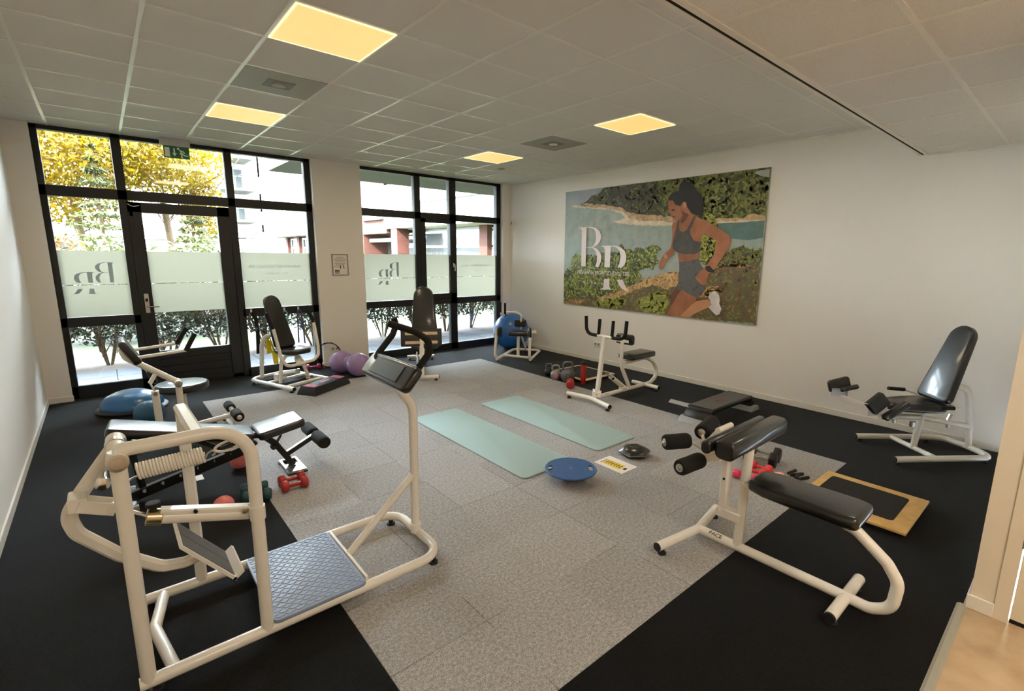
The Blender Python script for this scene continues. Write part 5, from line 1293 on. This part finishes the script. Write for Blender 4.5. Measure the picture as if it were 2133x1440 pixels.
# things hanging at the sill of the left window
hk = []
for x, lab in ((1.50, 'small hook on the window sill rail holding the black strap'), (1.925, 'small hook on the window sill rail holding the light blue band'), (2.115, 'small hook on the window sill rail holding the purple band')):
    b = B(); b.box((x - .012, 7.692, .885), (x + .012, 7.70, .945), .002, 1); b.tube([(x, 7.692, .905), (x, 7.672, .900), (x, 7.668, .92)], .005, .01)
    solo(b, 'wall_hook', 'trim', (x, 7.70, .885), lab, 'hook', 'hooks on the window sill rail')
t = thing('strap_trainer', 'black hanging strap trainer with grey loop on the left hook of the window rail', 'strap', (1.50, 7.67, .30))
b = B(); b.bar([(1.50, 7.676, .905), (1.545, 7.66, .80), (1.548, 7.65, .60), (1.535, 7.65, .32)], .05, .022, up=Y3); b.build('strap_bundle', 'foam', t)
b = B(); b.bar([(1.49, 7.675, .905), (1.455, 7.65, .82), (1.463, 7.64, .70), (1.515, 7.64, .64), (1.545, 7.64, .69)], .03, .012, up=Y3, fr=.04); b.build('strap_loop', 'greyiron', t)
def band(name, label, mat, pts, r):
    b = B(); b.tube(pts, r, .03); solo(b, name, mat, pts[-1], label, 'resistance band', 'bands on the window rail')
band('resistance_band', 'light blue resistance band hanging on the middle hook of the window rail', 'cyanband', [(1.905, 7.645, .60), (1.898, 7.66, .86), (1.925, 7.664, .925), (1.95, 7.66, .86), (1.945, 7.645, .55)], .008)
band('resistance_band', 'purple resistance band hanging on the right hook of the window rail', 'purpleband', [(2.075, 7.645, .42), (2.09, 7.66, .86), (2.115, 7.664, .925), (2.145, 7.66, .86), (2.16, 7.645, .40)], .010)
t = thing('yellow_band', 'bright yellow folded exercise band hanging behind the press chair', 'resistance band', (1.63, 7.30, .25))
b = B(); b.prism([(1.555, .375), (1.62, .385), (1.612, .545), (1.585, .58), (1.555, .56)], (0, 7.255, 0), X3, Z3, .014, .003, 1); b.build('band_fold', 'yellow', t)
b = B(); b.prism([(1.628, .225), (1.688, .22), (1.695, .40), (1.615, .42)], (0, 7.262, 0), X3, Z3, .014, .003, 1); b.build('band_tail', 'yellow', t)
b = B(); b.bar([(1.56, 7.25, .565), (1.60, 7.22, .60), (1.64, 7.245, .42)], .03, .006, up=Y3); b.build('band_loop', 'yellow', t)
# ------------------------------------------------------------------ outside
M['grass'] = pm('lawn', rgb(120, 140, 66), 0.95, scale=9, stops=[(0.3, rgb(34, 42, 16)), (0.55, rgb(48, 54, 26)), (0.75, rgb(64, 66, 40))], bump=.3)
M['path'] = pm('concrete_path', rgb(50, 53, 58), 0.9, vary=0.08, scale=5, bump=.05)
M['mulch'] = pm('mulch', rgb(70, 60, 52), 0.95, vary=0.5, scale=40, bump=.5)
M['concrete'] = pm('pale_concrete', rgb(88, 86, 80), 0.9, vary=0.05, scale=6)
M['render_white'] = pm('white_render', rgb(176, 175, 172), 0.85, vary=0.02, scale=2)
M['dark_glass'] = pm('dark_window_glass', rgb(60, 62, 62), 0.08, vary=0.1, scale=1.5)
M['grey_roof'] = pm('grey_roof', rgb(88, 93, 97), 0.7, vary=0.05, scale=1)
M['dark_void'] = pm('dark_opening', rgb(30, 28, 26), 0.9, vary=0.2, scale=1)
M['bark'] = pm('bark', rgb(96, 80, 60), 0.9, vary=0.3, scale=20, bump=.4)
M['railing'] = pm('railing_grey', rgb(62, 64, 66), 0.6, vary=0.05)
def brick():
    k = NT('red_brick')
    t = k.n('ShaderNodeTexBrick')
    t.inputs['Color1'].default_value = rgb(72, 30, 19); t.inputs['Color2'].default_value = rgb(60, 24, 16); t.inputs['Mortar'].default_value = rgb(66, 44, 34)
    t.inputs['Scale'].default_value = 1.0; t.inputs['Mortar Size'].default_value = 0.012; t.inputs['Brick Width'].default_value = 0.42; t.inputs['Row Height'].default_value = 0.13
    s = k.n('ShaderNodeSeparateXYZ'); k.l(k.pos(), s.inputs[0]); c = k.n('ShaderNodeCombineXYZ')
    k.l(k.math('ADD', s.outputs[1], s.outputs[0]), c.inputs[0]); k.l(s.outputs[2], c.inputs[1]); k.l(c.outputs[0], t.inputs['Vector'])
    k.l(t.outputs['Color'], k.b.inputs['Base Color']); k.b.inputs['Roughness'].default_value = .9
    return k.m
M['brick'] = brick()
M['hedgeleaf'] = leaf('laurel_leaf', [rgb(16, 24, 12), rgb(27, 38, 19), rgb(42, 53, 28)], .25, .35)
M['goldleaf'] = leaf('autumn_leaf', [rgb(112, 84, 2), rgb(126, 106, 3), rgb(128, 110, 6), rgb(108, 70, 4)], .55)
M['pineleaf'] = leaf('conifer_leaf', [rgb(58, 66, 34), rgb(80, 86, 48), rgb(102, 104, 66)], .3)
M['rustleaf'] = leaf('rusty_leaf', [rgb(100, 58, 34), rgb(126, 88, 56), rgb(96, 88, 46)], .4)

b = B(); b.box((-60, 7.85, -.25), (80, 120, -.03)); g = struct(b, 'ground', 'grass', 'lawn outside the windows', 'lawn')
b = B()
for i in range(-6, 16):
    for j in range(3): b.box((i * .6 + .004, 7.86 + j * .52, -.05), (i * .6 + .596, 7.86 + j * .52 + .512, -.012), .003, 1)
struct(b, 'path', 'path', 'paved path along the building outside the windows', 'path')
b = B(); b.box((-8, 9.42, -.06), (14, 10.25, -.015)); struct(b, 'planting_bed', 'mulch', 'mulched planting bed under the hedge outside', 'planting bed')
b = B(); b.box((2.50, 7.85, 3.20), (13, 10.35, 4.3)); struct(b, 'balcony_slab', 'concrete', 'pale concrete balcony slab over the path outside the right window', 'balcony')
b = B(); b.box((-8, 7.80, 3.3), (14, 8.0, 9)); b.box((-8, -6, 3.3), (14, 7.8, 3.6)); b.box((-8, 7.72, -.2), (XL - .2, 7.85, 3.3)); b.box((XR + .2, 7.72, -.2), (14, 7.85, 3.3)); struct(b, 'facade_upper', 'brick', 'unseen upper wall and roof slab above the windows, added to block light', 'facade')  # out of view; slab added to keep skylight out, tall wall to shade the hedge

def leafcloud(b, n, r, fn, s0, s1, flat=.45):
    """n small leaves; fn gives a place and an outward direction"""
    for k in range(n):
        p, nrm = fn(r)
        d = V((r.gauss(0, 1), r.gauss(0, 1), r.gauss(0, 1))).normalized()
        n_ = (nrm + V((r.gauss(0, .7), r.gauss(0, .7), r.gauss(0, .7)))).normalized()
        d = (d - n_ * d.dot(n_)).normalized(); w = n_.cross(d)
        l = r.uniform(s0, s1); ww = l * flat
        b.face([b.bm.verts.new(p - d * l), b.bm.verts.new(p + w * ww + n_ * l * .15), b.bm.verts.new(p + d * l), b.bm.verts.new(p - w * ww + n_ * l * .15)])
def shrub_fn(rad, zc, zr):
    def fn(r):
        while True:
            q = V((r.uniform(-1, 1), r.uniform(-1, 1), r.uniform(-1, 1)))
            if .25 < q.length <= 1: break
        return V((q.x * rad, q.y * rad * .8, zc + q.z * zr)), q.normalized()
    return fn
shr = []
for v in range(3):
    r = random.Random(40 + v)
    t = thing('hedge_shrub', 'dark green evergreen shrub with bare lower stems in the hedge outside the windows', 'shrub', (0, 0, 0), 'evergreen hedge shrubs outside')
    b = B()
    for k in range(5):
        a = r.uniform(0, 2 * PI); d = V((math.cos(a), math.sin(a), 0))
        b.tube([d * .04, d * r.uniform(.10, .2) + Z3 * .35, d * r.uniform(.2, .38) + Z3 * .9], .016, .2, seg=7, n=3)
        for q in range(2):
            z = r.uniform(.15, .5); c = d * (.08 + z * .25) + Z3 * z; a2 = r.uniform(0, 2 * PI)
            b.tube([c, c + V((math.cos(a2) * .18, math.sin(a2) * .12, .28))], .008, seg=6)
    b.build('stems', 'bark', t)
    b = B(); leafcloud(b, 2300, r, shrub_fn(.62, .84, .56), .022, .05); b.build('foliage', 'hedgeleaf', t, smooth=False, recalc=False)
    shr.append(t)
i = 0
for k in range(13):
    x = -1.55 + k * .74; y = 9.78 + .10 * ((k * 7) % 3 - 1)
    if i < 3: o = shr[i]; o.location = (x, y, -.015)
    else: o = dup(shr[i % 3], (x, y, -.015), rnd.uniform(0, 6))
    i += 1

def tree(name, label, x, y, trunk, r0, crowns, n, leafm, ls, seed, group=None):
    r = random.Random(seed)
    t = thing(name, label, 'tree', (x, y, -.03), group)
    b = B(); b.tube([(x, y, -.03), (x + .05, y, trunk * .5), (x - .04, y, trunk)], r0, .5, seg=10, scale=None)
    for k in range(7):
        a = r.uniform(0, 2 * PI); L_ = r.uniform(1.0, 2.2)
        b.tube([(x, y, trunk * r.uniform(.55, .98)), (x + math.cos(a) * L_ * .5, y + math.sin(a) * L_ * .5, trunk + r.uniform(.1, .6)), (x + math.cos(a) * L_, y + math.sin(a) * L_, trunk + r.uniform(.6, 1.8))], r0 * .16, .4, seg=6, n=3)
    b.build('trunk', 'bark', t)
    b = B()
    for cx, cy, cz, rx, rz, fr in crowns:
        def fn(rr_, c=(cx, cy, cz), R=(rx, rz)):
            while True:
                q = V((rr_.uniform(-1, 1), rr_.uniform(-1, 1), rr_.uniform(-1, 1)))
                if q.length <= 1: break
            return V((x + c[0] + q.x * R[0], y + c[1] + q.y * R[0], c[2] + q.z * R[1])), (q + V((0, 0, .4))).normalized()
        leafcloud(b, int(n * fr), r, fn, ls * .6, ls * 1.3)
    b.build('foliage', leafm, t, smooth=False, recalc=False)
    return t
tree('autumn_tree', 'golden autumn tree with slim trunk behind the left pane of the window front', -.27, 15, 3.0, .07, [(-.3, 0, 3.9, 1.9, 1.15, .62), (-.6, .3, 5.2, 2.2, 1.2, .28), (-.2, 0, 2.75, 1.3, .5, .10)], 19000, 'goldleaf', .058, 1, 'golden autumn trees')
tree('autumn_tree', 'golden autumn tree with slim trunk behind the glass of the door', 1.40, 16, 3.1, .075, [(-.15, 0, 4.15, 1.75, 1.05, .58), (.0, .3, 5.4, 2.0, 1.2, .30), (.85, .3, 2.9, .55, .9, .12)], 17000, 'goldleaf', .058, 2, 'golden autumn trees')
tree('autumn_tree', 'golden autumn tree farther left beyond the lawn', -4.5, 18, 3.2, .1, [(0, 0, 5.0, 3.2, 2.6, 1)], 5000, 'goldleaf', .13, 3, 'golden autumn trees')
def conifer(label, x, y, h, rad, mat, seed):
    r = random.Random(seed)
    t = thing('conifer', label, 'tree', (x, y, -.03), 'pale conifers beyond the lawn')
    b = B(); b.tube([(x, y, -.03), (x, y, h)], .035, seg=8); b.build('trunk', 'bark', t)
    b = B()
    def fn(rr_):
        z = rr_.uniform(.05, 1) ; a = rr_.uniform(0, 2 * PI); q = rad * (1 - z) ** .8 * rr_.uniform(.3, 1)
        zz = h * (.12 + .88 * z); zz = round(zz / .22) * .22 + rr_.gauss(0, .03)
        return V((x + math.cos(a) * q, y + math.sin(a) * q, zz)), V((math.cos(a) * .3, math.sin(a) * .3, 1)).normalized()
    leafcloud(b, 2600, r, fn, .04, .10, .3); b.build('foliage', mat, t, smooth=False, recalc=False)
conifer('pale green conifer behind the left pane of the window front', .10, 13.6, 3.7, 1.0, 'pineleaf', 11)
conifer('pale green conifer behind the right half of the door glass', 1.72, 14.2, 2.95, .8, 'pineleaf', 12)
conifer('pale green conifer at the far left beyond the lawn', -.95, 14.0, 2.8, .75, 'pineleaf', 13)
def bush(label, x, y, rx, h, mat, seed):
    r = random.Random(seed)
    t = thing('garden_bush', label, 'bush', (x, y, -.03), 'low bushes beyond the lawn')
    b = B()
    for k in range(4):
        a = r.uniform(0, 6.28); b.tube([(x, y, -.03), (x + math.cos(a) * rx * .5, y + math.sin(a) * .4, h * .7)], .02, seg=6)
    b.build('stems', 'bark', t)
    b = B()
    def fn(rr_):
        while True:
            q = V((rr_.uniform(-1, 1), rr_.uniform(-1, 1), rr_.uniform(-1, 1)))
            if q.length <= 1: break
        return V((x + q.x * rx, y + q.y * .7, h * .52 + q.z * h * .5)), (q + V((0, 0, .3))).normalized()
    leafcloud(b, 1500, r, fn, .05, .10); b.build('foliage', mat, t, smooth=False, recalc=False)
for lab, x, y, rx, h, mm, sd in (('rust coloured bush at the left edge of the left pane', -.62, 12.6, .75, 2.0, 'rustleaf', 21), ('yellow green bush behind the left pane', .25, 12.3, .8, 1.95, 'pineleaf', 22), ('yellow green bush behind the door glass', 1.15, 12.6, .8, 1.95, 'pineleaf', 23), ('yellow green bush at the right end of the bushes', 1.95, 13.0, .7, 2.1, 'pineleaf', 24)):
    bush(lab, x, y, rx, h, mm, sd)

# ---- buildings
def wins(par, x, ys, z0, z1, w, nx=-1):
    for y in ys:
        f = part('window_frame', 'trim', par, lambda b: b.plate([(y - w / 2, z0), (y + w / 2, z0), (y + w / 2, z1), (y - w / 2, z1)], [[(y - w / 2 + .09, z0 + .09), (y - .04, z0 + .09), (y - .04, z1 - .09), (y - w / 2 + .09, z1 - .09)], [(y + .04, z0 + .09), (y + w / 2 - .09, z0 + .09), (y + w / 2 - .09, z1 - .09), (y + .04, z1 - .09)]], (x + .06, 0, 0), (0, 1, 0), (0, 0, 1), .1), False)
        part('window_pane', 'dark_glass', f, lambda b: b.box((x + .03, y - w / 2 + .05, z0 + .05), (x + .06, y + w / 2 - .05, z1 - .05)), False)
        part('window_sill', 'railing', f, lambda b: b.box((x - .10, y - w / 2 - .08, z0 - .10), (x + .1, y + w / 2 + .08, z0 - .02)), False)
def ground_floor(par, x, y0, y1, n, pw=.55):
    st_ = (y1 - y0) / n
    for k in range(n):
        a, c = y0 + k * st_, y0 + (k + 1) * st_
        part('brick_pillar', 'brick', par, lambda b: b.box((x - .3, a, -.03), (x + .25, a + pw, 3.0)), False)
        f = part('shop_front', 'trim', par, lambda b: [b.box((x - .05, q, 0), (x + .08, q + .10, 2.9)) for q in (a + pw, a + pw + (c - a - pw) * .33, a + pw + (c - a - pw) * .66, c - .1)] + [b.box((x - .05, a + pw, z), (x + .08, c, z + .1)) for z in (.05, 2.05, 2.75)], False)
        part('shop_glass', 'dark_glass', f, lambda b: b.box((x + .0, a + pw, .05), (x + .03, c, 2.85)), False)
bA = thing('white_building', 'white rendered building wing with strip windows, seen through the right window front', 'building', (11.5, 18, -.03), 'white buildings across the garden')
part('wall', 'render_white', bA, lambda b: (b.box((11.5, 8, 3.0), (20, 25.1, 4.13)), b.box((11.62, 11, 4.13), (20, 25.1, 6.3)), b.box((11.5, 24.55, 4.13), (11.7, 25.1, 6.3)), b.box((11.5, 11, 5.2), (20, 25.1, 6.3)), b.box((13.2, 8, -.03), (20, 27.4, 3.0))), False)
wins(bA, 11.5, (23.1, 20.1, 17.1, 14.1), 4.16, 5.2, 2.5)
ground_floor(bA, 12.9, 8.4, 17.5, 1); ground_floor(bA, 12.9, 17.5, 26.6, 1, .6)
bB = thing('brick_building', 'red brick building part with a dark gateway, left of the white wing', 'building', (11.5, 30, -.03))
part('wall', 'brick', bB, lambda b: (b.box((11.55, 25.1, 2.78), (20, 38, 8)), b.box((11.55, 28.2, -.03), (20, 38, 2.8)), b.box((11.55, 23.9, -.03), (12.2, 24.6, 3.0))), False)
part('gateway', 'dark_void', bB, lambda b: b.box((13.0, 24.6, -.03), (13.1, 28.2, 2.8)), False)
part('gate_beam', 'concrete', bB, lambda b: b.box((11.9, 24.6, 2.35), (12.1, 28.2, 2.55)), False)
wins(bB, 11.45, (26.7,), 3.6, 4.75, 2.4)
bC = thing('white_building', 'tall white building with rows of windows, seen through the left window front', 'building', (11.5, 44, -.03), 'white buildings across the garden')
part('wall', 'render_white', bC, lambda b: (b.box((11.5, 36.5, 3.0), (22, 51.2, 4.15)), b.box((11.62, 36.5, 4.1), (22, 51.2, 13)), b.box((11.5, 36.5, 5.3), (22, 51.2, 6.9)), b.box((11.5, 36.5, 8.3), (22, 51.2, 13)), b.box((11.5, 50.5, 3), (12, 51.2, 13)), b.box((13.0, 36.5, -.03), (22, 51.2, 3.0))), False)
wins(bC, 11.5, (48.3, 45.3, 42.3, 39.3), 4.2, 5.3, 2.6); wins(bC, 11.5, (48.3, 45.3, 42.3, 39.3), 6.95, 8.3, 2.6)
ground_floor(bC, 12.7, 37, 50, 4)
bD = thing('white_building', 'farthest white apartment block with railed balconies', 'building', (9, 60, -.03), 'white buildings across the garden')
part('wall', 'render_white', bD, lambda b: (b.box((9.6, 56, -.03), (22, 70, 14)), b.box((4, 66, 2.9), (9.6, 70, 14))), False)
for z in (4.6, 7.4, 10.2):
    part('balcony', 'concrete', bD, lambda b: b.box((8.8, 52.5, z - .2), (11.5, 56, z)), False)
    rl = part('balcony_railing', 'railing', bD, lambda b: [b.box((8.8, 52.5 + q * .58, z), (8.84, 52.54 + q * .58, z + 1.05)) for q in range(7)] + [b.box((8.8, 52.5, z + 1.0), (8.86, 56, z + 1.06)), b.box((8.8, 52.5, z + 1.0), (11.5, 52.56, z + 1.06))] + [b.box((8.84 + q * .55, 52.5, z), (8.88 + q * .55, 52.54, z + 1.05)) for q in range(5)], False)
    f = part('window_frame', 'railing', bD, lambda b: b.box((9.9, 55.9, z), (11.2, 56.05, z + 2.1)), False)
    part('window_pane', 'dark_glass', f, lambda b: b.box((10.0, 55.86, z + .1), (11.1, 55.92, z + 2.0)), False)
    for x in (5.0, 7.2):
        f = part('window_frame', 'railing', bD, lambda b: b.box((x, 65.9, z + .6), (x + 1.3, 66.05, z + 2.0)), False)
        part('window_pane', 'dark_glass', f, lambda b: b.box((x + .1, 65.86, z + .7), (x + 1.2, 65.92, z + 1.9)), False)
bE = thing('low_building', 'low pale building with grey roof far behind the golden trees', 'building', (0, 42, -.03))
part('wall', 'render_white', bE, lambda b: b.box((-14, 40.4, -.03), (7.5, 48, 2.55)), False)
part('roof', 'grey_roof', bE, lambda b: b.prism([(39.8, 2.55), (44.2, 3.5), (48.6, 2.55)], (-14.5, 0, 0), (0, 1, 0), (0, 0, 1), 22.5), False)
part('gutter', 'trim', bE, lambda b: b.box((-14.5, 39.7, 2.45), (8, 39.85, 2.6)), False)
for k in range(6):
    f = part('window_frame', 'trim', bE, lambda b: b.box((-12 + k * 3.2, 40.3, .9), (-10.4 + k * 3.2, 40.45, 2.2)), False)
    part('window_pane', 'dark_glass', f, lambda b: b.box((-11.9 + k * 3.2, 40.27, 1.0), (-10.5 + k * 3.2, 40.32, 2.1)), False)
bF = thing('canopy_walk', 'pale canopy on white posts before the white buildings', 'canopy', (8.5, 44, -.03))
part('canopy_roof', 'grey_roof', bF, lambda b: b.box((4.2, 40, 2.75), (9.5, 44, 3.05)), False)
part('canopy_edge', 'trim', bF, lambda b: (b.box((4.1, 39.9, 2.7), (9.6, 40.0, 2.85)), b.box((4.1, 39.9, 3.05), (9.6, 40.0, 3.12))), False)
for x in (4.6, 6.6, 8.6):
    part('canopy_post', 'trim', bF, lambda b: b.box((x, 39.95, -.03), (x + .16, 40.1, 2.75)), False)
